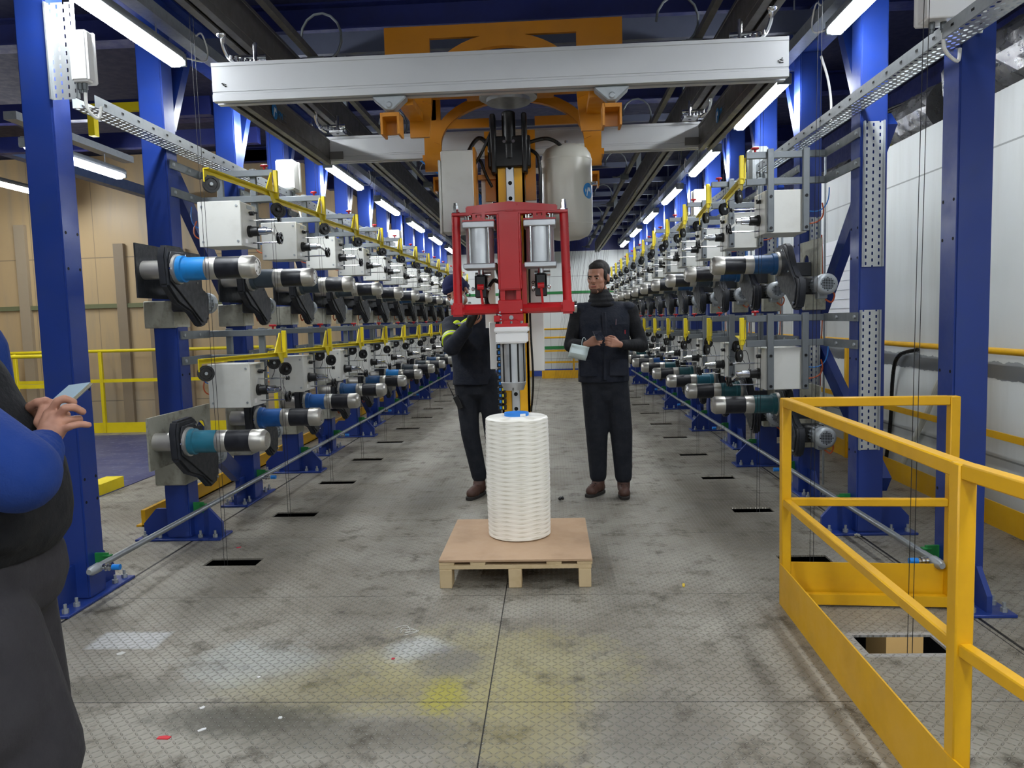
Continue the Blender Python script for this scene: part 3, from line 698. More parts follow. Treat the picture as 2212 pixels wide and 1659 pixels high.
# bundled hoses behind right row
for k in range(7):
    y = 6.15 + 1.1 * k
    root = thing('hose_bundle', 'blue and orange air hoses hanging behind the right row, ' + nth(k, 7), 'hoses', group='hose bundles of the right row')
    for i in range(3): MB().tube([(2.122 + .009 * i, y, 2.4), (2.126 + .009 * i, y + .01, 1.7), (2.122 + .009 * i, y, 1.1), (2.126 + .009 * i, y, .55)], .0038, 6).obj('blue_hose', cableb, root)
    MB().tube([(2.155, y, 2.0), (2.16, y - .02, 1.5), (2.152, y, .9), (2.156, y, .5)], .005, 6).obj('orange_hose', cableo, root)
    MB().cyl((2.18, y, .0), (2.18, y, 2.6), .009, n=8).obj('conduit', galv, root)
# junction boxes on columns
for lab, x0, x1, y0, y1, z0, z1, m in (('large white junction box at the top of the nearest right column', 1.67, 1.87, 3.5, 3.62, 2.66, 2.98, pwhite),
    ('white junction box beside the nearest left column, above the cable tray', -2.27, -2.18, 3.62, 3.70, 2.60, 2.84, pwhite),
    ('grey junction box on the left row behind the yellow guide arm', -2.415, -2.25, 6.75, 6.95, 2.62, 2.88, lgrey),
    ('grey junction box on the right row above the first red knob', 1.74, 1.87, 6.60, 6.80, 2.50, 2.80, mat('box_dark_grey', '7e8284', .5)),
    ('white rounded junction box farther down the right row', 1.70, 1.86, 9.0, 9.2, 2.55, 2.85, pwhite),
    ('white rounded junction box farther down the left row', -2.40, -2.24, 11.4, 11.6, 2.5, 2.8, pwhite)):
    root = thing('junction_box', lab, 'junction box', (x0, y0, z0), group='junction boxes')
    a, b, c = x1 - x0, y1 - y0, z1 - z0
    MB().box(0, a, 0, b * .75, 0, c).obj('box_body', m, root, bevel=.01, seg=2)
    MB().box(-.004, a + .004, b * .75, b, -.004, c + .004).obj('box_cover', m, root, bevel=.008)
    if x0 > 0 and y0 < 4: MB().box(-.004, a + .004, -.012, 0, -.004, c + .004).obj('front_cover', m, root, bevel=.005)
    for i in range(3 if a > .12 else 2): MB().cyl((a * (.25 + .25 * i), b / 2, -.03), (a * (.25 + .25 * i), b / 2, 0), .014, n=8).cyl((a * (.25 + .25 * i), b / 2, -.045), (a * (.25 + .25 * i), b / 2, -.03), .009, n=8).obj('cable_gland', grey, root)
    MB().tube([(a * .5, b / 2, -.04), (a * .55, b / 2, -.12), (a * .9, b / 2 + .03, -.16), (a * 1.0, b / 2 + .05, -.10 if y0 < 4 else -.25)], .008, 8).obj('box_cable', white, root)
mb = MB().tube([(1.86, 3.52, 2.98), (1.92, 3.50, 3.02), (1.965, 3.52, 2.95), (1.965, 3.56, 2.80), (1.95, 3.6, 2.62)], .010, 8)
tag(mb.obj('cable_loop', white), 'white cable looping from the large junction box down to the tray at top right', 'cable')
mb = MB().tube([(1.74, 5.0, 3.0), (1.80, 5.05, 2.88), (1.84, 5.1, 2.75), (1.84, 5.1, 2.60)], .008, 8)
tag(mb.obj('cable_loop', white), 'grey cable dropping from the second right tube light to the tray', 'cable')
# ------------------------------------------------------------------ floor air pipes
def air_pipe(s_, x, y0, y1):
    root = thing('air_pipe', 'galvanised air pipe running low along the %s row' % s_, 'pipe', group='low air pipes')
    d = 1 if s_ == 'left' else -1
    MB().cyl((x, y0, .205), (x, y1, .205), .0165, n=14).obj('pipe_run', pipe, root)
    fit = MB().lathe((x, y0 - .07, .2), (x, y0 + .02, .2), [(0, .014), (.02, .024), (.08, .026), (.09, .018)], 12).obj('end_fitting', galv, root)
    for k in range(5):
        y = y0 + .01 + 2.2 * k
        v = MB().cyl((x, y, .2), (x + d * .075, y, .2), .012, n=10).lathe((x + d * .03, y, .2), (x + d * .2, y, .2), [(0, .02), (.012, .02), (.014, .012), (.02, .012), (.022, .019), (.03, .019)], 12).obj('tap', chrome, root)
        MB().cyl((x + d * .075, y, .2), (x + d * .115, y, .2), .015, n=12).obj('blue_tap_cap', bluec, v)
    for k in range(12):
        y = y0 + .12 + 1.1 * k
        if y > y1: break
        MB().box(x - d * .10, x - d * .015, y, y + .012, .17, .24).box(x - d * .04, x - d * .0, y - .01, y + .022, .222, .228).obj('green_bracket', green, root)
    return root
air_pipe('left', -2.335, 3.64, 17.2); air_pipe('right', 1.80, 3.60, 17.0)
# yellow kerb behind the left row, blue ones
mb = MB().box(-2.95, -2.92, 5.15, YE - .1, 0.0, .12).box(-2.99, -2.92, 5.15, YE - .1, 0, .012)
tag(mb.obj('kerb_angle', ylw), 'yellow kick plate behind the foot of the left row', 'kick plate')
# ------------------------------------------------------------------ railings
def rail_run(name, lab, pts, top, mid, kick, r=.022, posts=2.0, square=False, m=ylw, group=None):
    root = thing(name, lab, 'railing', group=group)
    for (a, b) in zip(pts[:-1], pts[1:]):
        a = V((a[0], a[1], 0)); b = V((b[0], b[1], 0)); d = (b - a); L = d.length; d.normalize(); n = max(1, round(L / posts))
        MB().cyl(a + V((0, 0, top)), b + V((0, 0, top)), r, n=14).obj('top_rail', m, root)
        if mid: MB().bar(a + V((0, 0, mid)), b + V((0, 0, mid)), .012, .045).obj('mid_rail', m, root)
        if kick: MB().bar(a + V((0, 0, kick / 2)), b + V((0, 0, kick / 2)), .008, kick).obj('kick_plate', m, root)
        for i in range(n + 1):
            p = a + d * (L * i / n); MB().box(p.x - .022, p.x + .022, p.y - .022, p.y + .022, 0.0, top - .01).obj('rail_post', m, root, bevel=.004)
    return root
rail_run('wall_railing', 'long yellow railing in front of the white right wall', [(2.80, 3.0), (2.80, 18.0)], 1.12, .59, .16, posts=2.15)
rail_run('side_railing', 'yellow railing with kick plate in front of the tan wall', [(-8.6, 10.05), (-3.75, 10.05)], 1.13, .72, .14, posts=1.2, m=yel)
rail_run('near_railing', 'short yellow railing left of the nearest left column', [(-8.4, 8.2), (-5.52, 8.2)], 1.14, .80, .10, posts=1.45, m=yel)
tag(MB().box(-4.02, -3.86, 6.15, 6.5, .006, .10).obj('floor_kerb', yel), 'low yellow kerb block on the blue floor beyond the nearest left column', 'kerb')
r = rail_run('end_railing', 'yellow railing across the end of the aisle', [(-.20, 17.8), (1.2, 17.6)], .96, .38, .19, posts=1.4)
rail_run('end_wall_railing', 'yellow railing against the far end wall', [(-.5, YE - .15), (1.6, YE - .15)], 1.15, .62, 0, posts=1.05)
# box railing at right foreground
root = thing('guard_railing', 'yellow square-tube guard railing around the open floor hole at right front', 'railing')
a = V((1.10, 3.60, 0)); b = V((1.84, 3.54, 0)); c = V((1.068, 2.0, 0)); d = V((1.22, .45, 0))
def sqbar(nm, p, q, w_=.042, h=.042): return MB().bar(p, q, w_, h).obj(nm, ylw, root, bevel=.004)
Zt, Zm = .977, .50
for nm, p in (('corner_post', a), ('back_post', b), ('front_post', c + V((0, 0, 0)))):
    s = .022 if nm != 'front_post' else .024
    MB().box(p.x - s, p.x + s, p.y - s, p.y + s, 0, Zt + .02).obj(nm, ylw, root, bevel=.004)
for z, nm in ((Zt, 'top_rail'), (Zm, 'mid_rail')):
    hh = .042 if z == Zt else .036
    for p, q in ((a, b), (a, c), (c, d)):
        e = (q - p).normalized() * .02
        sqbar(nm, p + e + V((0, 0, z)), q - e + V((0, 0, z)), hh, hh)
e = (c - a).normalized()
MB().bar(a + V((-.024, 0, .10)), c + V((-.024, 0, .10)), .006, .20).obj('kick_plate', ylw, root)
MB().bar(a + V((0, .02, .115)), b + V((0, .02, .115)), .006, .17).bar(a + V((.0, -.015, .035)), b + V((0, -.015, .035)), .035, .05).obj('kick_plate', ylw, root)
MB().bar(c + V((-.024, 0, .10)), d + V((-.024, 0, .10)), .006, .20).obj('kick_plate', ylw, root)
# ------------------------------------------------------------------ right wall things
root = thing('foil_duct', 'crumpled silver foil duct lying on top of the white wall at upper right', 'duct')
def crumple(path, r, nm, parent):
    rnd = random.Random(3); pts = [V(p) for p in path]; fine = []
    for i in range(len(pts) - 1):
        for j in range(8): fine.append(pts[i].lerp(pts[i + 1], j / 8))
    N = len(fine); vs = []; fs = []; n = 20
    for i, p in enumerate(fine):
        dd = (fine[min(i + 1, N - 1)] - fine[max(i - 1, 0)]).normalized(); u = V((0, 0, 1)).cross(dd).normalized(); w_ = dd.cross(u); rr = r * (1 + (.05 if i % 2 else -.03))
        for j in range(n): q = 2 * PI * j / n; k = rr * (1 + rnd.uniform(-.06, .06)); vs.append(p + (u * math.cos(q) + w_ * math.sin(q)) * k)
    for i in range(N - 1):
        for j in range(n): jj = (j + 1) % n; fs.append((i * n + j, i * n + jj, (i + 1) * n + jj, (i + 1) * n + j))
    for e_, p in ((0, fine[0]), (N - 1, fine[-1])):
        vs.append(p); fs += [(e_ * n + j, e_ * n + (j + 1) % n, len(vs) - 1) for j in range(n)]
    mm = MB(); mm.add(vs, fs); return mm.obj(nm, duct, parent, smooth=False)
crumple([(3.25, 2.5, 3.10), (3.22, 4.2, 3.05), (3.2, 5.2, 3.04), (3.18, 6.0, 3.04)], .25, 'duct_run', root)
crumple([(3.14, 6.2, 2.97), (3.12, 6.9, 2.96), (3.3, 7.8, 2.97)], .19, 'duct_bend', root)
root = thing('foil_duct', 'smaller silver foil duct on the white wall behind the tension frames', 'duct')
crumple([(3.22, 8.2, 2.815), (3.18, 9.6, 2.82), (3.22, 11.5, 2.815)], .17, 'duct_run', root)
mb = MB(); rr = random.Random(5)
for i in range(40): mb.ell((3.08 + rr.uniform(-.08, .08), 7.1 + rr.uniform(-.25, .1), 2.80 + rr.uniform(-.02, .14)), (rr.uniform(.02, .05),) * 3, n=7, k=5)
tag(mb.obj('moss_clump', moss), 'clump of green fibres stuffed beside the foil duct on the wall', 'clump')
mb = MB()
for i in range(14): mb.tube([(3.3 + .02 * i, 5.6, 3.3 - .02 * i), (3.1 + .01 * i, 6.4, 3.15 - .012 * i), (2.95 + .01 * i, 6.9, 3.12 - .02 * i)], .012, 6)
tag(mb.obj('cable_bundle', hose), 'bundle of black cables above the foil duct at upper right', 'cables')
tag(MB().box(2.868, 2.879, 7.0, 8.3, 1.35, 2.1).obj('paper_sheet', paperm), 'large sheet of paper with faint lines taped to the white wall', 'paper')
mb = MB()
for i in range(7): mb.box(2.864, 2.8685, 7.05, 8.2, 1.42 + .09 * i, 1.424 + .09 * i)
o = mb.obj('faint_lines', mat('pencil_line', 'b8bcc4', .8)); o.parent = bpy.data.objects['paper_sheet']
tag(MB().tube([(2.86, 6.05, 1.08), (2.83, 6.3, 1.02), (2.84, 6.42, .85), (2.86, 6.5, .45), (2.85, 6.55, .1), (2.84, 6.5, .02)], .016, 8).obj('black_hose', hose), 'black hose hanging behind the right wall railing', 'hose')
mb = MB(); n = 60; path = [V((2.84, 5.40, 1.10)).lerp(V((2.83, 5.75, .8)), i / n * 1.0) if i < n * .3 else V((2.84, 5.5, 1.01)).lerp(V((2.84, 6.3, .02)), (i - n * .3) / (n * .7)) for i in range(n)]
vs = [V((2.84, 5.35, 1.10)), V((2.84, 5.5, 1.02)), V((2.84, 5.68, .85)), V((2.84, 5.85, .6)), V((2.84, 6.1, .3)), V((2.84, 6.3, .03))]
tag(MB().tube(vs, .022, 10).obj('corrugated_hose', mat('hose_white', 'c8c8bc', .6, bump=.6, bscale=60)), 'off-white corrugated hose leaning against the right wall', 'hose')

# ------------------------------------------------------------------ crane
def profile(mb, axis, a, b, cx, z0, z1, wd=.08):
    """anodised crane profile extruded along axis; cx is the centre in the other horizontal axis"""
    h = z1 - z0; w2 = wd / 2
    P = [(-w2, 0), (-.012, 0), (-.012, .012), (-w2 + .012, .012), (-w2 + .012, .03), (w2 - .012, .03), (w2 - .012, .012), (.012, .012), (.012, 0), (w2, 0),
         (w2, .034), (w2 - .006, .038), (w2 - .006, .048), (w2 - .003, .05), (w2 - .003, h - .02), (w2, h - .018), (w2, h), (-w2, h), (-w2, h - .018), (-w2 + .003, h - .02), (-w2 + .003, .05), (-w2 + .006, .048), (-w2 + .006, .038), (-w2, .034)]
    pts = [((cx + u), z0 + v) for u, v in P]
    return mb.ext(pts, axis, a, b)
for s_, cx in (('left', -1.66), ('right', 1.14)):
    root = thing('crane_runway', 'aluminium crane runway hung under the ceiling on the %s' % s_, 'crane rail', group='crane runways')
    profile(MB(), 1, 2.3, YE - .5, cx, 2.93, 3.16, .11).obj('runway_profile', alud, root)
    for k in range(5): MB().box(cx - .03, cx + .03, 3.0 + 3.3 * k, 3.06 + 3.3 * k, 3.16, 3.63).obj('runway_hanger', grey, root)
    d = 1 if s_ == 'left' else -1
    MB().box(cx + d * .16, cx + d * .20, 2.3, YE - .5, 3.10, 3.14).obj('conductor_rail', alud, root)
    for k in range(7):
        y = 4.9 + 2.2 * k; c = (cx + d * .28, y, 3.22)
        MB().tube([(c[0] + .13 * math.cos(q) - .03, c[1], c[2] + .15 * math.sin(q)) for q in [(-1.9 + i * .42) for i in range(13)]], .008, 6).box(cx + d * .16, cx + d * .26, y - .02, y + .03, 3.04, 3.10).obj('cable_loop', grey, root)
root = thing('bridge_frame', 'rectangular aluminium crane bridge frame under the ceiling', 'crane bridge')
BX0, BX1 = -1.745, 1.235
yf, yr = 4.0, 5.8
def bridgeprofile(y0, y1): return None
profile(MB(), 0, BX0, BX1, yf + .05, 2.588, 2.785, .10).obj('front_beam', beamp, root)
profile(MB(), 0, BX0 + .05, BX1 + .0, yr + .05, 2.64, 2.825, .10).obj('rear_beam', beamp, root)
for s_, cx in ((-1, -1.69), (1, 1.18)):
    profile(MB(), 1, yf + .10, yr, cx, 2.615, 2.80, .10).obj('end_beam', alud, root)
for x, y in ((-1.59, 5.79), (1.08, 5.79)):
    MB().box(x - .05, x + .05, y - .008, y, 2.655, 2.71).obj('corner_plate', alud, root)
for x in (BX0 + .05, BX1 - .06):  # small marking near the beam ends
    mm = MB(); rr = random.Random(int(x * 100)); 
    for i in range(9): u = rr.uniform(0, .025); v = rr.uniform(0, .025); mm.box(x + u, x + u + rr.uniform(.004, .012), yf + .0005, yf + .003, 2.655 + v, 2.655 + v + .004)
    mm.obj('beam_mark', blk, root)
for x, y in ((-1.55, 4.12), (1.02, 4.12), (-1.55, 5.7), (1.05, 5.7)):
    d = 1 if x < 0 else -1; z0 = 2.79 if y < 5 else 2.82
    o = MB().tube([(x - d * .07, y - .05, z0), (x - d * .11, y - .08, z0 + .03), (x - d * .13, y - .1, z0 + .09), (x - d * .12, y - .12, z0 + .14)], .012, 8)
    o.box(x - .05, x + .05, y - .05, y + .05, z0, z0 + .015).cyl((x, y, z0), (x, y, z0 + .13), .012, n=10).cyl((x - d * .1, y - .02, z0 + .05), (x + d * .05, y + .02, z0 + .06), .014, n=10)
    for i in range(8): q = i * .8; o.lathe((x - d * .02 * i + d * .04, y - .02 * i + .06, z0 + .02), (x - d * .02 * i + d * .04, y - .02 * i + .06, z0 + .05), [(0, .012), (.02, .012)], 8)
    o.ell((x - d * .13, y - .12, z0 + .14), (.025, .02, .025)); o.obj('bridge_hanger', chrome, root)
def text(name, s, size, m, parent, loc, rot, ext=.0008):
    cu = bpy.data.curves.new(name, 'FONT'); cu.body = s; cu.size = size; cu.extrude = ext; cu.materials.append(m)
    t_ = bpy.data.objects.new(name, cu); COL.objects.link(t_); bpy.context.view_layer.update()
    me = bpy.data.meshes.new_from_object(t_.evaluated_get(bpy.context.evaluated_depsgraph_get())); bpy.data.objects.remove(t_)
    me.name = name; o = bpy.data.objects.new(name, me); COL.objects.link(o); o.parent = parent; o.location = loc; o.rotation_euler = rot; return o
def logo(parent, loc, rot, s, word=True):
    e = bpy.data.objects.new('logo_badge', None)
    m = MB().cyl((0, 0, 0), (0, 0, .002), .5 * s, n=32); o = m.obj('logo_disc', logoB, parent); o.location = loc; o.rotation_euler = rot
    bm_ = MB()
    bm_.bar((-.22 * s, -.38 * s, .003), (-.02 * s, .22 * s, .003), .075 * s, .002).bar((-.02 * s, .22 * s, .003), (.05 * s, -.02 * s, .003), .06 * s, .002).bar((.05 * s, -.02 * s, .003), (.17 * s, .22 * s, .003), .06 * s, .002).bar((.17 * s, .22 * s, .003), (.24 * s, -.05 * s, .003), .05 * s, .002)
    bm_.obj('logo_stroke', logoW, o)
    if word: text('logo_lettering', 'PM', .62 * s, logoB, o, (.66 * s, -.2 * s, .001), (0, 0, 0))
    if word:
        t2 = MB()
        for i in range(3): t2.box(1.65 * s, 2.15 * s, (-.2 + .2 * i) * s, (-.13 + .2 * i) * s, 0, .002)
        t2.obj('logo_small_print', grey, o)
    return o
bpy.context.view_layer.update()
logo(root, (-1.638, 4.62, 2.70), (PI / 2, 0, PI / 2), .095)
logo(root, (1.128, 5.15, 2.70), (PI / 2, 0, -PI / 2), .095)
# carriage
root = thing('crane_carriage', 'orange arched steel carriage hanging from the crane bridge', 'crane carriage')
def archframe(y0, y1, zb, zt, xc, HT, HO, HI):
    mb = MB(); mb.box(xc - HT, xc + HT, y0, y1, zt - .07, zt)
    for s_ in (-1, 1):
        mb.ext([(xc + s_ * HT, zt - .07), (xc + s_ * (HT - .13), zt - .07), (xc + s_ * (HT - .13), zt - .24), (xc + s_ * HT, zt - .24)], 1, y0, y1)
        mb.ext([(xc + s_ * HO, zt - .07), (xc + s_ * HI, zt - .07), (xc + s_ * HI, zb + .16), (xc + s_ * (HI + .02), zb), (xc + s_ * HO, zb)], 1, y0, y1)
        mb.ext([(xc + s_ * .16, zt - .30), (xc + s_ * HI, zt - .30), (xc + s_ * HI, zt - .24), (xc + s_ * .16, zt - .24)], 1, y0, y1)
    a, b, z0 = HI, zt - .11 - (zb + .20), zb + .20; n = 24
    outer = [(xc + (a + .05) * math.cos(q), z0 + (b + .05) * math.sin(q)) for q in [PI * i / n for i in range(n + 1)]]
    inner = [(xc + a * math.cos(q), z0 - .02 + b * math.sin(q)) for q in [PI * i / n for i in range(n + 1)]]
    for i in range(n): mb.ext([outer[i], outer[i + 1], inner[i + 1], inner[i]], 1, y0 - .01, y1 + .01)
    return mb
archframe(4.45, 4.475, 2.47, 3.09, -.235, .68, .55, .42).obj('front_arch_plate', orange, root)
archframe(5.40, 5.425, 2.46, 3.05, -.235, .66, .62, .50).obj('rear_arch_plate', orange, root)
for s_ in (-1, 1):
    x = -.235 + s_ * .60
    MB().box(x - .015, x + .015, 4.475, 5.40, 2.86, 2.98).obj('side_girder', orange, root)
    MB().box(x - s_ * .09 - .04, x - s_ * .09 + .04, 4.12, 4.45, 2.56, 2.60).obj('hanger_arm', orange, root); MB().box(x - .04, x + .04, 5.425, 5.80, 2.54, 2.58).obj('hanger_arm', orange, root)
for s_ in (-1, 1):
    x = -.235 + s_ * .58
    for yy, zc in ((4.05, 2.50), (5.85, 2.50)):
        MB().box(x - .05, x - .038, yy - .03, yy + .09, 2.39, zc).box(x + .038, x + .05, yy - .03, yy + .09, 2.39, zc).box(x - .04, x + .04, yy + .075, yy + .09, 2.41, zc).box(x - .04, x + .04, yy - .03, yy + .09, zc - .02, zc).obj('hanger_channel', orange, root)
        tz = 2.588 if yy < 5 else 2.64
        MB().ext([(x - .09, tz - .002), (x + .09, tz - .002), (x + .085, tz - .018), (x + .02, tz - .075), (x - .02, tz - .075), (x - .085, tz - .018)], 1, yy - .03, yy + .045).cyl((x, yy - .038, tz - .05), (x, yy + .05, tz - .05), .018, n=14).obj('trolley_clamp', galv, root, bevel=.006)
MB().box(-.53, .06, 4.60, 5.30, 2.90, 2.92).obj('deck_plate', orange, root)
for y in (4.62, 5.24): MB().box(-.82, .35, y, y + .06, 2.92, 2.97).obj('cross_member', orange, root)
MB().lathe((-.235, 4.95, 2.90), (-.235, 4.95, 2.6), [(0, .20), (.04, .20), (.045, .185), (.09, .185), (.095, .14), (.12, .14)], 40).obj('turntable', galv, root)
# mast
root = thing('lifting_mast', 'yellow lifting mast with slotted guide rail in the centre of the aisle', 'lifting mast')
MX = -.243; MY = 5.08
MB().box(MX - .095, MX - .028, MY, MY + .02, .76, 2.60).box(MX + .028, MX + .095, MY, MY + .02, .76, 2.60).box(MX - .095, MX - .08, MY, MY + .12, .76, 2.60).box(MX + .08, MX + .095, MY, MY + .12, .76, 2.60).box(MX - .095, MX + .095, MY + .10, MY + .12, .76, 2.60).obj('mast_tube', mast_y, root)
MB().box(MX - .028, MX + .028, MY - .012, MY + .02, .76, 2.58).obj('guide_rail', alu, root, bevel=.004)
mb = MB()
for i in range(18): mb.cyl((MX, MY - .0135, .80 + .1 * i), (MX, MY - .011, .80 + .1 * i), .0135, n=14)
mb.obj('rail_holes', holem, root)
MB().cyl((MX, MY - .0, 2.45), (MX, MY, 2.76), .045, n=20).box(MX - .14, MX + .14, MY - .04, MY + .06, 2.40, 2.60).box(MX - .12, MX - .085, MY - .06, MY + .05, 2.36, 2.74).box(MX + .085, MX + .12, MY - .06, MY + .05, 2.36, 2.74).obj('drive_head', blk, root, bevel=.008)
mb = MB()
for x in (-.10, -.03, .03, .10): mb.cyl((MX + x, MY - .055, 2.56), (MX + x, MY - .04, 2.56), .011, n=8)
mb.obj('head_bolts', chrome, root)
MB().box(MX - .17, MX - .10, MY + .08, MY + .11, 2.2, 2.66).box(MX + .10, MX + .17, MY + .08, MY + .11, 2.2, 2.66).obj('backing_plate', orange, root)
for x, z0, z1, wd in ((-.165, 1.35, 2.42, .035), (.12, 1.85, 2.42, .05)):
    MB().box(MX + x - wd, MX + x + wd, MY + .10, MY + .16, z0, z1).obj('cover_strip', white, root)
MB().box(MX - .17, MX - .115, MY + .02, MY + .10, 1.07, 1.39).obj('left_cover', white, root, bevel=.004)
MB().box(MX + .095, MX + .20, MY + .04, MY + .16, 1.05, 1.95).obj('right_cover', white, root, bevel=.004)
text('handwritten_marks', '626', .05, blk, root, (MX + .125, MY + .0385, 1.66), (PI / 2, PI / 2, 0), .0005)
mb = MB(); 
for i in range(15): mb.box(MX - .118, MX - .062, MY - .075, MY - .02, .80 + .041 * i, .834 + .041 * i)
ch = mb.obj('cable_chain', blk, root, bevel=.003)
mb = MB()
for i in range(14): mb.box(MX - .108, MX - .094, MY - .077, MY - .074, .808 + .041 * i, .826 + .041 * i)
mb.obj('blue_wire', cableb, ch)
mb = MB()
for i in range(14): mb.box(MX - .088, MX - .078, MY - .077, MY - .074, .808 + .041 * i, .826 + .041 * i)
mb.obj('yellow_wire', yel, ch)
def hosep(nm, pts, r=.010):
    P = [V(p) for p in pts]; out = []
    for i in range(len(P) - 1):
        p0 = P[max(i - 1, 0)]; p1 = P[i]; p2 = P[i + 1]; p3 = P[min(i + 2, len(P) - 1)]
        for j in range(6):
            t_ = j / 6; out.append(.5 * ((2 * p1) + (p2 - p0) * t_ + (2 * p0 - 5 * p1 + 4 * p2 - p3) * t_ * t_ + (3 * p1 - p0 - 3 * p2 + p3) * t_ ** 3))
    out.append(P[-1]); return MB().tube(out, r, 8)
hosep('h', [(MX - .13, MY, 2.55), (MX - .20, MY, 2.60), (MX - .27, MY - .02, 2.50), (MX - .29, MY, 2.36), (MX - .28, MY + .02, 2.25)], .014).obj('left_hose', hose, root)
hosep('h', [(MX - .10, MY - .03, 2.66), (MX - .18, MY - .03, 2.50), (MX - .25, MY, 2.40), (MX - .20, MY, 2.46), (MX - .16, MY, 2.36), (MX - .12, MY, 2.28)], .010).obj('looped_hose', hose, root)
hosep('h', [(MX + .13, MY, 2.56), (MX + .25, MY, 2.58), (MX + .34, MY + .05, 2.54), (MX + .38, MY + .14, 2.46)], .013).obj('tank_hose', hose, root)
hosep('h', [(MX + .12, MY, 2.52), (MX + .19, MY, 2.46), (MX + .20, MY, 2.25), (MX + .19, MY, 2.0)], .012).obj('right_hose', hose, root)
hosep('h', [(MX + .115, MY - .02, 1.9), (MX + .11, MY - .03, 1.4), (MX + .12, MY - .03, 1.0), (MX + .10, MY - .02, .78)], .007).obj('side_hose', hose, root)
hosep('h', [(MX - .05, MY - .15, 1.62), (MX - .12, MY - .12, 1.66), (MX - .17, MY - .1, 1.58), (MX - .16, MY - .1, 1.50), (MX - .08, MY - .1, 1.47)], .014).obj('lower_hose', hose, root)
hosep('h', [(MX - .12, MY + .1, 1.78), (MX - .08, MY, 1.66), (MX - .08, MY - .05, 1.55)], .016).obj('gripper_hose', hose, root)
root2 = thing('control_cabinet', 'tall light grey control cabinet left of the lifting mast', 'cabinet')
MB().box(-.685, -.475, 4.96, 5.16, 1.98, 2.50).obj('cabinet_body', lgrey, root2, bevel=.006)
MB().box(-.70, -.686, 4.94, 5.10, 1.97, 2.44).obj('cabinet_door', lgrey, root2, bevel=.003)
MB().box(-.475, -.462, 4.97, 5.16, 1.98, 2.52).obj('cabinet_bracket', orange, root2)
MB().box(-.46, -.335, 5.12, 5.16, 2.34, 2.37).obj('support_arm', orange, root2)
root2 = thing('air_tank', 'cream pressure tank right of the lifting mast', 'tank')
TX, TY = .135, 5.25
MB().lathe((TX, TY, 1.93), (TX, TY, 3), [(0, .03), (.008, .09), (.03, .14), (.07, .165), (.11, .172), (.53, .172), (.57, .165), (.61, .14), (.635, .09), (.645, .03)], 40).obj('tank_body', tank, root2)
MB().lathe((TX, TY, 1.93 + .105), (TX, TY, 3), [(0, .1735), (.008, .1735)], 40).lathe((TX, TY, 1.93 + .53), (TX, TY, 3), [(0, .1735), (.008, .1735)], 40).obj('weld_ring', tank, root2)
MB().cyl((TX, TY, 2.57), (TX, TY, 2.60), .012, n=10).cyl((TX, TY, 1.90), (TX, TY, 1.94), .012, n=10).cyl((TX + .16, TY - .05, 2.30), (TX + .20, TY - .07, 2.30), .012, n=10).obj('tank_fitting', chrome, root2)
for z in (2.08, 2.38): MB().box(TX - .27, TX - .16, TY - .06, TY - .04, z, z + .035).obj('tank_bracket', white, root2)
MB().box(TX + .03, TX + .12, TY - .08, TY - .05, 2.53, 2.56).obj('lifting_lug', tank, root2)
# logo decal wrapped on tank: small curved patch
def decal(c, r, ang, z, rad, m, nm, parent, shape=None):
    n = 28; vs = [(c[0] + r * math.cos(ang), c[1] + r * math.sin(ang), z)]; fs = []
    for i in range(n):
        q = 2 * PI * i / n; a_ = ang + rad * math.cos(q) / r; vs.append((c[0] + r * math.cos(a_), c[1] + r * math.sin(a_), z + rad * math.sin(q)))
    fs = [(0, 1 + i, 1 + (i + 1) % n) for i in range(n)]
    mm = MB(); mm.add([V(v) for v in vs], fs); return mm.obj(nm, m, parent)
decal((TX, TY), .1735, -.62, 2.245, .052, logoB, 'tank_logo', root2)
mm = MB()
def tp(u, v): a_ = -.62 + u / .175; return V((TX + .1748 * math.cos(a_), TY + .1748 * math.sin(a_), 2.245 + v))
for (u0, v0), (u1, v1) in (((-.022, -.036), (-.006, .022)), ((-.006, .022), (.004, -.004)), ((.004, -.004), (.014, .022)), ((.014, .022), (.022, -.01))):
    mm.tube([tp(u0, v0), tp(u1, v1)], .0028, 6)
mm.obj('tank_logo_stroke', logoW, root2)
# gripper
root = thing('yarn_gripper', 'red spool gripper with two pneumatic cylinders hanging over the spool', 'gripper')
GY = 4.80
MB().ext([(-.51, 2.055), (-.02 - .22, 2.075), (.06, 2.06), (.06, 2.105), (-.24, 2.135), (-.51, 2.11)], 1, GY - .05, GY + .05).obj('top_yoke', red, root, bevel=.006, seg=2)
MB().box(-.60, .125, GY - .045, GY + .045, 2.055, 2.075).obj('top_plate', red, root, bevel=.004)
for x in (-.578, .10):
    x2 = x - .004 if x < 0 else x + .012
    MB().cyl((x, GY, 2.06), (x2 * 1.0, GY, 1.50), .028, n=20).obj('side_tube', red, root)
    MB().lathe((x, GY, 2.075), (x, GY, 2.2), [(0, .026), (.01, .026), (.012, .018), (.05, .018), (.052, .014), (.065, .014)], 6).obj('tube_nut', chrome, root)
    MB().box(x2 - .042, x2 + .042, GY - .04, GY + .04, 1.43, 1.515).obj('corner_socket', red, root, bevel=.012, seg=2)
    d = -1 if x < 0 else 1
    MB().lathe((x2 + d * .042, GY, 1.472), (x2 + d * .08, GY, 1.472), [(0, .036), (.014, .036), (.018, .03)], 20).obj('socket_cap', chrome, root)
MB().cyl((-.56, GY, 1.472), (.09, GY, 1.472), .033, n=8).obj('cross_bar', red, root)
MB().ext([(MX - .068, GY - .085), (MX + .068, GY - .085), (MX + .075, GY - .07), (MX + .075, GY + .06), (MX - .075, GY + .06), (MX - .075, GY - .07)], 2, 1.585, 2.06).obj('central_column', red, root, bevel=.008, seg=2)
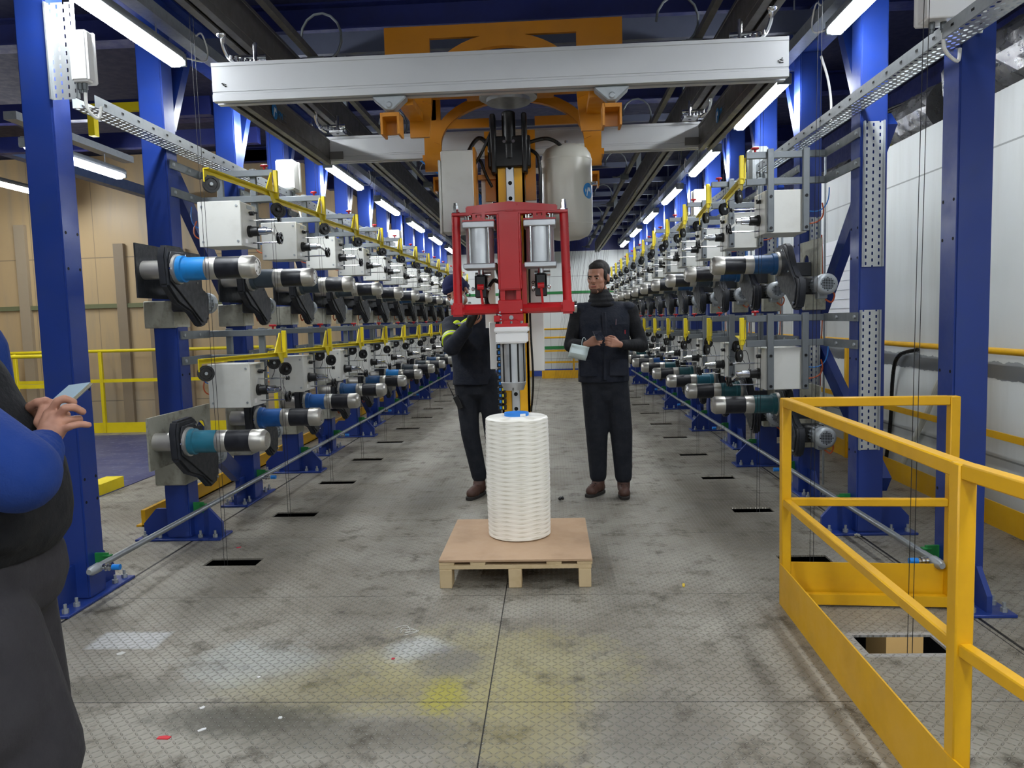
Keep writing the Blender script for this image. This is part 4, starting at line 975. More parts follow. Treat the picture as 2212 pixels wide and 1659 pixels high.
MB().box(MX - .065, MX - .035, GY - .06, GY + .05, 1.50, 1.60).box(MX + .035, MX + .065, GY - .06, GY + .05, 1.50, 1.60).box(MX - .04, MX + .04, GY + .02, GY + .05, 1.50, 1.60).obj('column_fork', red, root)
MB().box(MX - .05, MX + .05, GY + .055, MY - .012, 1.60, 1.92).obj('slide_block', blk, root, bevel=.004)
MB().box(MX + .07, MX + .10, GY - .02, GY + .10, 1.45, 1.75).obj('side_web', red, root)
MB().box(MX - .08, MX + .075, GY - .065, GY + .055, 1.44, 1.525).obj('centre_clamp', red, root, bevel=.005)
MB().box(MX - .07, MX + .075, GY - .05, GY + .045, 1.375, 1.44).box(MX - .11, MX - .07, GY - .05, GY + .0, 1.39, 1.43).ext([(MX - .06, 1.375), (MX + .06, 1.375), (MX + .04, 1.40), (MX - .04, 1.40)], 1, GY - .09, GY - .05).obj('neck_block', red, root, bevel=.003)
MB().box(MX - .10, MX + .10, GY - .10, GY + .10, 1.357, 1.377).obj('flange_plate', red, root)
mb = MB(); 
for x, z in ((-.07, 1.45), (.065, 1.46), (-.065, 1.43), (-.065, 1.405)): mb.cyl((MX + x, GY - .072, z), (MX + x, GY - .05, z), .006, n=6)
for x in (-.065, 0, .065): mb.cyl((MX + x, GY - .09, 1.377), (MX + x, GY - .09, 1.392), .009, n=6)
mb.cyl((MX, GY - .062, 1.415), (MX, GY - .04, 1.415), .015, n=6); mb.obj('gripper_screws', chrome, root)
for xc, nm in ((-.43, 'left'), (-.052, 'right')):
    c = MB().ext([(xc - .10, GY - .10), (xc + .10, GY - .10), (xc + .10, GY + .10), (xc - .10, GY + .10)], 2, 1.972, 2.012).obj('cylinder_top', alu, root, bevel=.005)
    MB().cyl((xc, GY, 1.755), (xc, GY, 1.972), .088, n=36).obj('cylinder_barrel', alu, root)
    MB().box(xc - .10, xc + .10, GY - .10, GY + .10, 1.722, 1.755).obj('cylinder_base', alu, root, bevel=.005)
    for sx in (-1, 1):
        for sy in (-1, 1):
            MB().cyl((xc + sx * .058, GY + sy * .086, 1.735), (xc + sx * .058, GY + sy * .086, 1.985), .0075, n=10).obj('tie_rod', chrome, root)
    MB().box(xc - .10, xc + .10, GY - .085, GY + .085, 2.012, 2.022).ext([(xc - .04, 2.022), (xc + .04, 2.022), (xc + .04, 2.07), (xc + .018, 2.07), (xc + .018, 2.04), (xc - .018, 2.04), (xc - .018, 2.07), (xc - .04, 2.07)], 1, GY - .05, GY - .0).box(xc - .012, xc + .012, GY - .04, GY, 2.03, 2.10).obj('cylinder_clevis', red, root)
    mb = MB()
    for sx in (-1, 1):
        for q in (.065, .082): mb.cyl((xc + sx * q, GY - .07, 2.022), (xc + sx * q, GY - .07, 2.046), .0055, n=6)
        mb.ell((xc + sx * .055, GY - .03, 2.052), (.013, .013, .013), n=10, k=8)
    mb.obj('clevis_nuts', chrome, root)
    MB().cyl((xc, GY, 1.69), (xc, GY, 1.725), .018, n=14).cyl((xc - .04, GY + .05, 1.69), (xc + .06, GY + .05, 1.69), .018, n=12).obj('piston_rod', chrome, root)
    MB().box(xc - .037, xc + .037, GY - .045, GY - .012, 1.545, 1.68).box(xc - .037, xc + .037, GY + .012, GY + .045, 1.545, 1.68).box(xc - .037, xc - .022, GY - .045, GY + .045, 1.60, 1.685).box(xc + .022, xc + .037, GY - .045, GY + .045, 1.60, 1.685).cyl((xc, GY - .0, 1.665), (xc, GY, 1.69), .03, n=14).obj('fork_head', blk, root, bevel=.005)
    MB().lathe((xc - .06, GY - .03, 1.60), (xc + .06, GY - .03, 1.60), [(0, .008), (.004, .013), (.016, .013), (.018, .008), (.102, .008), (.104, .013), (.116, .013), (.12, .008)], 10).obj('fork_pin', chrome, root)
    MB().bar((xc, GY - .05, 1.62), (xc + .008, GY - .03, 1.50), .014, .03).cyl((xc - .02, GY - .055, 1.61), (xc + .02, GY - .055, 1.61), .018, n=12).obj('red_link', red, root)
MB().ext([(MX - .108, GY - .108), (MX + .108, GY - .108), (MX + .108, GY + .108), (MX - .108, GY + .108)], 2, 1.322, 1.357).ext([(MX - .10, GY - .10), (MX + .10, GY - .10), (MX + .10, GY + .10), (MX - .10, GY + .10)], 2, 1.255, 1.322).obj('white_collar', pwhite, root, bevel=.008, seg=2)
MB().lathe((MX, GY, .955), (MX, GY, 1.3), [(0, .064), (.005, .066), (.05, .082), (.052, .079), (.31, .079)], 36).obj('mandrel', alu, root)
mb = MB()
for i in range(10): q = 2 * PI * (i + .25) / 10; mb.box(.0765, .081, -.0055, .0055, 1.01, 1.25, Matrix.Translation((MX, GY, 0)) @ Matrix.Rotation(q, 4, 'Z'))
mb.obj('mandrel_slots', blk, root)
MB().tube([(MX, GY - .068, .98), (MX - .004, GY - .075, .965), (MX, GY - .078, .95), (MX + .004, GY - .075, .965)], .002, 5, closed=True).obj('mandrel_clip', blk, root)
# blue coiled hose
mb = MB(); pts = []
n = 620
for i in range(n):
    t_ = i / n; q = i * .5; cx = -1.10 + .35 * t_; cy = 6.6 + 3.6 * t_
    pts.append((cx + .05 * math.cos(q), cy, 2.86 + .03 * t_ + .045 * math.sin(q)))
hz = tag(mb.tube(pts, .007, 6).obj('coiled_hose', cableb), 'blue coiled air hose stretched under the left crane runway', 'hose')
MB().bar((-1.10, 6.5, 2.95), (-.75, 10.3, 2.98), .02, .03).obj('hose_track', alud, hz)
for k in range(3): MB().cyl((-1.01 + .1 * k, 7.475 + 1.1 * k, 2.955), (-1.01 + .1 * k, 7.475 + 1.1 * k, 3.262), .005, n=6).obj('track_hanger', grey, hz)
# ------------------------------------------------------------------ pallet, board, spool
root = thing('wooden_pallet', 'small wooden pallet on the aisle floor', 'pallet', (-.215, 4.25, 0))
for x in (-.365, 0, .365):
    w_ = .07 if x == 0 else .065
    for y in (-.355, 0, .355): MB().box(x - w_ / 2, x + w_ / 2, y - .05, y + .05, .0, .10).obj('block', wood, root, bevel=.003)
for y in (-.355, 0, .355): MB().box(-.40, .40, y - .045, y + .045, .10, .122).obj('cross_board', wood, root, bevel=.002)
for x in (-.36, -.195, .205, .365): MB().box(x - .04, x + .04, -.40, .40, .122, .14).obj('deck_board', wood, root, bevel=.002)
tag(MB().box(-.615, .19, 3.845, 4.66, .14, .152).obj('hardboard_sheet', board, bevel=.001), 'brown hardboard sheet lying on the pallet', 'sheet')
SX, SY = -.207, 4.325
SPN = thing('yarn_spool', 'tall white yarn spool standing on the hardboard sheet', 'spool', (SX, SY, .152))
pr = [(0, .165), (.004, .175)]
K = 26
for i in range(K * 4 + 1):
    t_ = i / (K * 4); pr.append((.008 + .675 * t_, .1805 + .0008 * math.sin(2 * PI * i / 4) + .004 * math.sin(PI * t_)))
pr += [(.690, .175), (.695, .165), (.698, .06)]
MB().lathe((0, 0, 0), (0, 0, 1), pr, 72).obj('yarn_winding', yarnw, SPN)
n = 40; mb = MB(); vs = []; fs = []
for r_, z_ in ((.071, .64), (.071, .716), (.063, .716), (.063, .64)):
    for i in range(n): vs.append((r_ * math.cos(2 * PI * i / n), r_ * math.sin(2 * PI * i / n), z_))
for k in range(4):
    for i in range(n): j = (i + 1) % n; kk = (k + 1) % 4; fs.append((k * n + i, k * n + j, kk * n + j, kk * n + i))
mb.add([V(v) for v in vs], fs); mb.obj('blue_core', mat('core_blue', '2f86e0', .45), SPN)
o = MB().box(-.012, .022, -.0725, -.0708, .699, .713, Matrix.Rotation(.5, 4, 'Z')).obj('core_label', pwhite, SPN)
# ------------------------------------------------------------------ floor litter
def lump(nm, lab, cat, loc, r, m, n=8, group=None):
    mm = MB(); rr = random.Random(int(loc[0] * 1000)); 
    for i in range(n): mm.ell((rr.uniform(-r, r) * .5, rr.uniform(-r, r) * .5, r * .5 + rr.uniform(0, r * .5)), (r * rr.uniform(.3, .55),) * 3, n=8, k=6)
    o = mm.obj(nm, m, loc=loc); return tag(o, lab, cat, group)
lump('black_lump', 'small black lump of waste on the floor beside the brown boots', 'waste', (.055, 5.72, 0), .028, blk)
lump('wad', 'grey wad at the foot of the second right column', 'waste', (1.86, 4.66, 0), .022, mat('wad_grey', '8c8c86', .9))
for i, (x, y, lab, c, sx, sy) in enumerate(((-1.36, 2.42, 'red and white striped scrap on the floor at left front', 'd02030', .045, .018), (-2.02, 4.62, 'tiny pink scrap beside the nearest left floor slot', 'd83050', .03, .012),
        (.66, 3.86, 'yellow scrap on the floor right of the pallet', 'd8b830', .05, .012), (1.66, 3.10, 'lime scrap beside the framed floor hole', 'b8b830', .05, .012),
        (-1.9, 3.08, 'small white disc beside the pale floor patch', 'c8c8c4', .03, .03), (-.69, 3.02, 'tiny red scrap on the pale floor smear', 'd02040', .014, .008),
        (-1.32, 2.62, 'white scrap on the dirty floor at left front', 'dadada', .02, .014), (-1.0, 2.55, 'white chip on the floor, nearer the yellow stain', 'e4e4e4', .016, .012),
        (-1.2, 2.86, 'white chip on the floor, farthest back of the chips', 'e4e4e4', .014, .012), (-1.72, 2.44, 'white chip near the charcoal trouser leg', 'e0e0e0', .03, .015), (-1.25, 2.47, 'white chip beside the striped scrap', 'e0e0e0', .03, .012))):
    o = MB().ext([(-sx / 2, -sy / 2), (sx * .4, -sy * .6), (sx / 2, sy * .3), (0, sy * .6), (-sx * .5, sy * .3)], 2, 0, .003).obj('scrap', mat('scrap_' + c, c, .6)); o.location = (x, y, 0); o.rotation_euler[2] = i * .7
    tag(o, lab, 'scrap', 'scraps on the floor')
mb = MB()
for dx, dy in ((.02, .01), (-.01, .03), (.03, -.02)): mb.tube([(-.74 + dx, 3.3 + dy, .002), (-.70, 3.33 + dy, .004), (-.66 + dx, 3.30, .002), (-.69, 3.27 + dy, .003)], .0012, 4)
tag(mb.obj('yarn_scrap', white), 'curled white yarn scrap on the floor in front of the pallet', 'yarn scrap')
# end-of-hall yarn sheet
mb = MB(); rr = random.Random(11)
for i in range(34):
    x1 = -.05 + i * .026; x0 = x1 + .55 + rr.uniform(-.03, .03); mb.tube([(x0, 16.9, 3.2), (x1 + .12, 17.1, .02)], .0022, 4)
tag(mb.obj('yarn_sheet', wirem), 'sheet of slanting dark yarns before the far end wall', 'yarns', kind='stuff')

# ------------------------------------------------------------------ people
def remeshed(o, voxel, smooth=2):
    md = o.modifiers.new('skin_join', 'REMESH'); md.mode = 'VOXEL'; md.voxel_size = voxel; md.use_smooth_shade = True
    if smooth: s = o.modifiers.new('relax', 'SMOOTH'); s.factor = .5; s.iterations = smooth
    return o
def frame(c, yaw, pitch=0, roll=0):
    """head frame: local x right of the person... local +y forward; yaw 0 faces +y"""
    return Matrix.Translation(c) @ Matrix.Rotation(yaw, 4, 'Z') @ Matrix.Rotation(pitch, 4, 'X') @ Matrix.Rotation(roll, 4, 'Y')
def head(mb, F):
    R3 = F.to_3x3()
    def e(c, r): mb.ell(F @ V(c), r, R3)
    def c(a, ra, b, rb): mb.caps(F @ V(a), ra, F @ V(b), rb)
    e((0, -.012, .035), (.076, .094, .090)); e((0, .025, -.02), (.064, .066, .085)); e((0, .038, -.075), (.050, .050, .036)); c((-.014, .078, -.098), .017, (.014, .078, -.098), .017)
    c((-.034, .076, .022), .0125, (.034, .076, .022), .0125); c((0, .086, .014), .0075, (0, .107, -.020), .0105); e((-.011, .099, -.024), (.0075, .009, .0065)); e((.011, .099, -.024), (.009, .010, .008))
    for s in (-1, 1): e((s * .040, .056, -.018), (.022, .022, .020)); e((s * .082, -.004, -.006), (.011, .019, .032)); e((s * .046, .03, -.06), (.02, .04, .035))
    c((-.022, .084, -.054), .007, (.022, .084, -.054), .007); c((-.018, .083, -.066), .008, (.018, .083, -.066), .008)
def face_parts(F, body, beard=False):
    R3 = F.to_3x3()
    for s in (-1, 1):
        e = MB().ell(F @ V((s * .030, .0790, .002)), (.0115, .0105, .0062), R3).obj('eye', eyew, body)
        MB().ell(F @ V((s * .030 - .0015, .0885, .0015)), (.0062, .0025, .0056), R3, n=12, k=8).obj('iris', iris, e)
        MB().caps(F @ V((s * .015, .0895, .0185)), .0040, F @ V((s * .044, .0845, .0205)), .0032).obj('eyebrow', hair, body)
    MB().caps(F @ V((-.019, .0895, -.0595)), .0045, F @ V((.019, .0895, -.0595)), .0045).obj('lips', lipm, body)
def capsule_chain(mb, pts):
    for (a, ra), (b, rb) in zip(pts[:-1], pts[1:]): mb.caps(a, ra, b, rb)
def lin3(a, b, t_): return V(a).lerp(V(b), t_)
def torso(mb, rings, n=28):
    """rings: (centre, rx, ry) stacked bottom to top; superellipse section"""
    vs = []; fs = []
    for c, rx, ry in rings:
        for i in range(n):
            q = 2 * PI * i / n; cx, sy = math.cos(q), math.sin(q)
            vs.append(V(c) + V((rx * math.copysign(abs(cx) ** .85, cx), ry * math.copysign(abs(sy) ** .85, sy), 0)))
    for k in range(len(rings) - 1):
        for i in range(n): j = (i + 1) % n; fs.append((k * n + i, k * n + j, k * n + n + j, k * n + n + i))
    fs.append(tuple(range(n - 1, -1, -1))); fs.append(tuple((len(rings) - 1) * n + i for i in range(n)))
    mb.add(vs, fs)
def finger(mb, pts, r0=.0088, r1=.0072):
    n = len(pts)
    for i in range(n - 1): mb.caps(pts[i], r0 + (r1 - r0) * i / (n - 1), pts[i + 1], r0 + (r1 - r0) * (i + 1) / (n - 1), n=10)
def hand(mb, wrist, fwd, up, side, curl=.9, k=1.0):
    """palm from the wrist along fwd, 'up' = back of the hand, thumb on +side"""
    f, u, s = V(fwd).normalized(), V(up).normalized(), V(side).normalized(); W_ = V(wrist)
    P = lambda a, b, c_: W_ + (f * a + s * b + u * c_) * k
    for b in (-.030, -.010, .010, .030): mb.caps(W_, .024 * k, P(.082, b, 0), .0125 * k)
    for b, L in ((.031, .070), (.0105, .080), (-.0105, .074), (-.031, .058)):
        p = P(.085, b, 0); pts = [p]; a_ = curl * .5
        for seg in (.45, .32, .23):
            p = p + (f * math.cos(a_) - u * math.sin(a_)) * L * seg * k; pts.append(p); a_ += curl * .75
        finger(mb, pts, .0086 * k, .007 * k)
    finger(mb, [P(.02, .025, -.005), P(.05, .05, -.018), P(.078, .052, -.035), P(.098, .040, -.045)], .011 * k, .0085 * k)
def boots(parent, ankle, toe, m=leath):
    a = V(ankle); t_ = V(toe); d = (t_ - V((a.x, a.y, t_.z))); L = d.length; d.normalize(); s = V((-d.y, d.x, 0))
    heel = V((a.x, a.y, 0)) - d * .055
    mb = MB(); mb.caps(a + V((0, 0, .04)), .052, V((a.x, a.y, .06)), .050); mb.caps(heel + V((0, 0, .052)) + d * .02, .040, heel + d * (.09) + V((0, 0, .062)), .045)
    mb.caps(heel + d * .09 + V((0, 0, .060)), .046, heel + d * (L + .02) + V((0, 0, .044)), .042); mb.caps(heel + d * .16 + s * .012 + V((0, 0, .04)), .036, heel + d * .16 - s * .012 + V((0, 0, .04)), .036)
    b = remeshed(mb.obj('boot', m, parent), .008, 3)
    mb = MB(); mb.caps(heel + d * .0 + V((0, 0, .014)), .014, heel + d * .0 + V((0, 0, .014)), .014)
    pts = []
    for i in range(25):
        q = 2 * PI * i / 24; c_, s_ = math.cos(q), math.sin(q)
        pts.append(heel + d * ((L + .06) / 2 + (L + .10) / 2 * c_ - .0) + s * (.046 * math.copysign(abs(s_) ** .6, s_)))
    mb = MB(); n = 24; vs = [V((p.x, p.y, z)) for z in (.0, .024) for p in pts[:n]]
    mb.add(vs, [tuple(range(n)), tuple(range(2 * n - 1, n - 1, -1))] + [(i, (i + 1) % n, n + (i + 1) % n, n + i) for i in range(n)])
    mb.obj('boot_sole', sole, b, bevel=.003)
    mb = MB()
    for i in range(4):
        c_ = heel + d * (.10 + .022 * i) + V((0, 0, .104 - .008 * i)); mb.caps(c_ - s * .022, .003, c_ + s * .022, .003, n=6)
    mb.obj('boot_lace', blk, b)
    return b

# --- man with phone, right of the spool
def man_right():
    cx, cy = .41, 5.93
    F = frame((.375, 5.895, 1.705), PI + .38 - .72 - .0, -.13, 0)
    F = frame((.378, 5.895, 1.705), PI - .52, -.12, 0)
    body = MB(); head(body, F); body.caps((.39, 5.93, 1.62), .055, (.405, 5.945, 1.46), .066)
    torso(body, [((cx, cy, .93), .15, .10), ((cx, cy, 1.1), .14, .10), ((cx, cy, 1.35), .18, .11), ((cx, cy, 1.46), .17, .09), ((cx, cy, 1.50), .10, .07)])
    Sl, El, Wl = V((.225, 5.93, 1.44)), V((.155, 5.88, 1.19)), V((.262, 5.64, 1.205))
    Sr, Er, Wr = V((.615, 5.93, 1.44)), V((.70, 5.88, 1.175)), V((.515, 5.66, 1.195))
    for a, b, c_ in ((Sl, El, Wl), (Sr, Er, Wr)): body.caps(a, .045, b, .038); body.caps(b, .038, c_, .024)
    HL, KL, AL = V((.34, 5.93, .92)), V((.345, 5.90, .50)), V((.352, 5.95, .10))
    HR, KR, AR = V((.49, 5.93, .92)), V((.535, 5.885, .50)), V((.548, 5.90, .10))
    for a, b, c_ in ((HL, KL, AL), (HR, KR, AR)): body.caps(a, .075, b, .055); body.caps(b, .055, c_, .038)
    hand(body, Wl, (.75, -.5, .28), (-.45, -.6, .35), (.1, .2, .9), .9, .92)
    hand(body, Wr, (-.85, -.45, .25), (.35, -.85, .0), (.1, .1, .95), .9, .92)
    B = remeshed(body.obj('person', skin), .0058, 2)
    tag(B, 'person standing in navy vest and dark clothes, looking aside, phone in both hands', 'person')
    face_parts(F, B)
    R3 = F.to_3x3()
    hb = MB(); hb.ell(F @ V((0, -.028, .052)), (.083, .092, .086), R3); hb.ell(F @ V((0, .02, .085)), (.062, .055, .040), R3)
    for s in (-1, 1): hb.ell(F @ V((s * .067, .008, .02)), (.014, .028, .045), R3)
    hb.ell(F @ V((0, -.06, -.01)), (.068, .052, .06), R3)
    remeshed(hb.obj('hair', hair, B), .006, 3)
    bb = MB(); bb.ell(F @ V((0, .036, -.084)), (.053, .053, .033), R3)
    for s in (-1, 1): bb.caps(F @ V((s * .064, .012, -.03)), .012, F @ V((s * .048, .036, -.075)), .018)
    bb.ell(F @ V((0, .076, -.0435)), (.030, .0150, .0075), R3); bb.caps(F @ V((-.012, .083, -.098)), .0165, F @ V((.012, .083, -.098)), .0165)
    remeshed(bb.obj('beard', beardm, B), .005, 2)
    sn = MB(); 
    for z, r_, dx in ((1.595, .078, -.005), (1.565, .092, 0), (1.53, .105, .005), (1.495, .125, .01)): sn.ell((.395 + dx, 5.925, z), (r_, r_ * .9, .032))
    remeshed(sn.obj('neck_warmer', blackc, B), .009, 2)
    # pullover sleeves
    sl = MB()
    for a, b, c_ in ((Sl, El, Wl), (Sr, Er, Wr)): sl.caps(a, .068, b, .056); sl.caps(b, .056, lin3(b, c_, .9), .036)
    sl.caps(Sl, .075, Sr, .075)
    remeshed(sl.obj('pullover', blackc, B), .010, 3)
    ve = MB(); torso(ve, [((.408, cy, .90), .20, .135), ((.408, cy, .98), .198, .138), ((.408, cy - .01, 1.12), .195, .145), ((.41, cy - .012, 1.28), .205, .145), ((.415, cy, 1.40), .222, .125), ((.418, cy + .005, 1.47), .222, .10), ((.415, cy + .005, 1.52), .15, .085)])
    ve.ell((.235, cy, 1.475), (.06, .085, .045)); ve.ell((.60, cy, 1.475), (.065, .085, .045))
    V_ = remeshed(ve.obj('vest', navyc, B), .010, 2)
    for x0, x1 in ((.235, .36), (.46, .59)):
        MB().box(x0, x1, cy - .150, cy - .128, 1.22, 1.335).box(x0 - .004, x1 + .004, cy - .154, cy - .128, 1.315, 1.345).obj('chest_pocket', navyc, V_, bevel=.006, seg=2)
        MB().box(x0 - .02, x1 - .01, cy - .150, cy - .128, .95, 1.08).obj('lower_pocket', navyc, V_, bevel=.006, seg=2)
    MB().box(.396, .424, cy - .158, cy - .135, .92, 1.44).obj('front_placket', navyc, V_, bevel=.004)
    MB().cyl((.497, cy - .153, 1.34), (.50, cy - .15, 1.385), .003, n=6).obj('pen', chrome, V_)
    MB().box(.563, .569, cy - .154, cy - .150, 1.27, 1.30).obj('zip_tag', redk, V_)
    tr = MB()
    for a, b, c_ in ((HL, KL, AL), (HR, KR, AR)): tr.caps(a, .112, b, .088); tr.caps(b, .088, c_ + V((0, 0, .05)), .068); tr.caps(c_ + V((0, 0, .13)), .074, c_ + V((0, 0, .055)), .062)
    tr.caps((.36, 5.93, .80), .11, (.48, 5.93, .80), .11); tr.caps((.37, 5.93, .90), .12, (.46, 5.93, .90), .12)
    remeshed(tr.obj('trousers', trous, B), .011, 2)
    boots(B, (.352, 5.95, .06), (.27, 5.83, .04)); boots(B, (.548, 5.90, .06), (.54, 5.74, .04))
    # mask dangling from the wrist
    mk = MB(); n = 9; vs = []; fs = []
    for i in range(n):
        for j in range(n):
            u, v = i / (n - 1) - .5, j / (n - 1) - .5
            vs.append(V((.205 + u * .13 + v * .03, 5.60 - .03 * math.cos(PI * u) * math.cos(PI * v) + .012 * math.sin(9 * v), 1.15 + v * .10 - u * .03)))
    for i in range(n - 1):
        for j in range(n - 1): fs.append((i * n + j, i * n + j + 1, (i + 1) * n + j + 1, (i + 1) * n + j))
    mk.add(vs, fs); o = mk.obj('face_mask', mask); sm = o.modifiers.new('thick', 'SOLIDIFY'); sm.thickness = .003
    tag(o, 'pale face mask dangling from the wrist of the person with the phone', 'mask')
    w = Wl + V((-.004, -.0, 0)); MB().tube([(w.x + .036 * math.cos(q) * .5 - .01, w.y + .02 * math.cos(q), w.z + .05 * math.sin(q)) for q in [i * PI / 8 for i in range(16)]], .0022, 5, closed=True).obj('mask_strap', mask, o)
    ph = MB().box(-.032, .032, -.062, .062, -.0045, .0045, Matrix.Translation((.352, 5.545, 1.268)) @ Matrix.Rotation(.25, 4, 'Z') @ Matrix.Rotation(.55, 4, 'X')).obj('mobile_phone', phoned, bevel=.003)
    tag(ph, 'dark mobile phone held by the person right of the spool', 'phone')
man_right()

# --- man with hat behind the gripper
def man_left():
    cx, cy = -.61, 5.95
    F = frame((-.735, 5.87, 1.615), PI + .35, -.25, .38)
    F = frame((-.715, 5.87, 1.615), PI - .30, -.22, .40)
    body = MB(); head(body, F); body.caps((-.72, 5.91, 1.55), .055, (-.655, 5.96, 1.42), .065)
    torso(body, [((cx, cy, .95), .15, .10), ((cx, cy, 1.15), .15, .10), ((cx - .02, cy, 1.36), .17, .10), ((cx - .03, cy, 1.44), .12, .08)])
    S1, E1, W1 = V((-.775, 5.90, 1.37)), V((-.735, 5.60, 1.21)), V((-.585, 5.42, 1.37))
    S2, E2, W2 = V((-.45, 5.93, 1.38)), V((-.36, 5.66, 1.24)), V((-.42, 5.42, 1.44))
    for a, b, c_ in ((S1, E1, W1), (S2, E2, W2)): body.caps(a, .045, b, .038); body.caps(b, .038, c_, .026)
    legs = ((V((-.685, 5.95, .93)), V((-.655, 5.93, .50)), V((-.600, 5.97, .10))), (V((-.50, 5.95, .93)), V((-.47, 5.93, .50)), V((-.46, 6.02, .10))))
    for a, b, c_ in legs: body.caps(a, .075, b, .055); body.caps(b, .055, c_, .038)
    hand(body, W1, (.45, -.15, .85), (-.2, -.95, 0), (.9, 0, -.3), .6, .95)
    hand(body, W2, (-.1, -.2, .95), (0, -.98, 0), (-.9, 0, 0), .8, .95)
    B = remeshed(body.obj('person', skin), .0062, 2)
    tag(B, 'person in navy hat, mask and navy work suit, reaching up behind the red gripper', 'person')
    face_parts(F, B); R3 = F.to_3x3()
    ht = MB(); ht.ell(F @ V((0, -.015, .066)), (.092, .110, .092), R3); ht.ell(F @ V((0, -.035, .030)), (.096, .092, .078), R3)
    for z, r_ in ((.034, .090), (.052, .094)): ht.tube([F @ V((r_ * math.cos(q), r_ * 1.13 * math.sin(q) - .018, z + .012 * math.sin(q + .5))) for q in [i * PI / 14 for i in range(28)]], .012, 8, closed=True)
    remeshed(ht.obj('woollen_hat', hatm, B), .007, 3)
    mk = MB(); mk.ell(F @ V((0, .050, -.050)), (.064, .062, .050), R3); mk.caps(F @ V((0, .095, -.02)), .018, F @ V((0, .10, -.05)), .02)
    remeshed(mk.obj('face_mask', mask, B), .006, 2)
    st = MB()
    for s in (-1, 1): st.tube([F @ V((s * .058, .06, -.03)), F @ V((s * .078, .03, -.02)), F @ V((s * .084, -.005, .0))], .002, 5)
    st.obj('mask_strap', mask, B)
    jk = MB(); torso(jk, [((cx - .01, cy, .90), .165, .125), ((cx, cy, 1.0), .17, .13), ((cx - .005, cy, 1.15), .175, .135), ((cx - .01, cy, 1.30), .195, .13), ((cx - .015, cy, 1.40), .205, .11), ((cx - .025, cy, 1.47), .13, .09)])
    for a, b, c_ in ((S1, E1, W1), (S2, E2, W2)): jk.caps(a, .078, b, .066); jk.caps(b, .066, lin3(b, c_, .9), .046)
    jk.ell((-.665, 5.95, 1.47), (.095, .085, .05)); jk.caps(S1, .078, S2, .078)
    J = remeshed(jk.obj('work_jacket', navyc, B), .011, 3)
    def band(a, b, t_, r_, nm, m, wd): 
        d_ = (V(b) - V(a)).normalized(); c_ = lin3(a, b, t_); MB().lathe(c_ - d_ * wd / 2, c_ + d_ * wd, [(0, r_ - .004), (.002, r_), (wd - .002, r_), (wd, r_ - .004)], 24).obj(nm, m, J)
    band(S1, E1, .70, .0765, 'hi_vis_band', hiv, .058); band(S1, E1, .70, .0785, 'reflective_band', refl, .022)
    tp_ = MB(); q0 = [(-.745, 5.805, 1.375), (-.715, 5.79, 1.395), (-.69, 5.795, 1.375), (-.66, 5.80, 1.395), (-.61, 5.805, 1.425)]
    tp_.tube(q0, .016, 8); tp_.obj('hi_vis_stripe', hiv, J)
    MB().tube([(-.735, 5.795, 1.378), (-.705, 5.782, 1.385), (-.67, 5.788, 1.383), (-.63, 5.79, 1.405)], .009, 8).obj('reflective_stripe', refl, J)
    gl = MB(); gl.caps(lin3(E1, W1, 1.02), .03, W1 + V((.03, -.02, .06)), .036); gl.caps(W1 + V((.03, -.02, .05)), .033, W1 + V((.05, -.03, .09)), .028)
    remeshed(gl.obj('glove', blk, B), .007, 2)
    tr = MB()
    for a, b, c_ in legs: tr.caps(a, .095, b, .075); tr.caps(b, .075, c_ + V((0, 0, .06)), .062)
    tr.caps((-.64, 5.95, .86), .105, (-.55, 5.95, .86), .105)
    remeshed(tr.obj('trousers', trous, B), .011, 2)
    boots(B, (-.600, 5.97, .06), (-.665, 5.80, .04)); boots(B, (-.46, 6.02, .06), (-.45, 5.86, .04))
    r_ = thing('walkie_talkie', 'black walkie-talkie on the hip of the person in the navy hat', 'radio')
    m = Matrix.Translation((-.735, 5.83, .78)) @ Matrix.Rotation(-.42, 4, 'Y') 
    MB().box(-.022, .022, -.014, .014, -.065, .045, m).obj('radio_body', blk, r_, bevel=.005)
    MB().cyl(m @ V((-.012, 0, .045)), m @ V((-.012, 0, .17)), .004, .003, n=8).obj('antenna', blk, r_)
man_left()

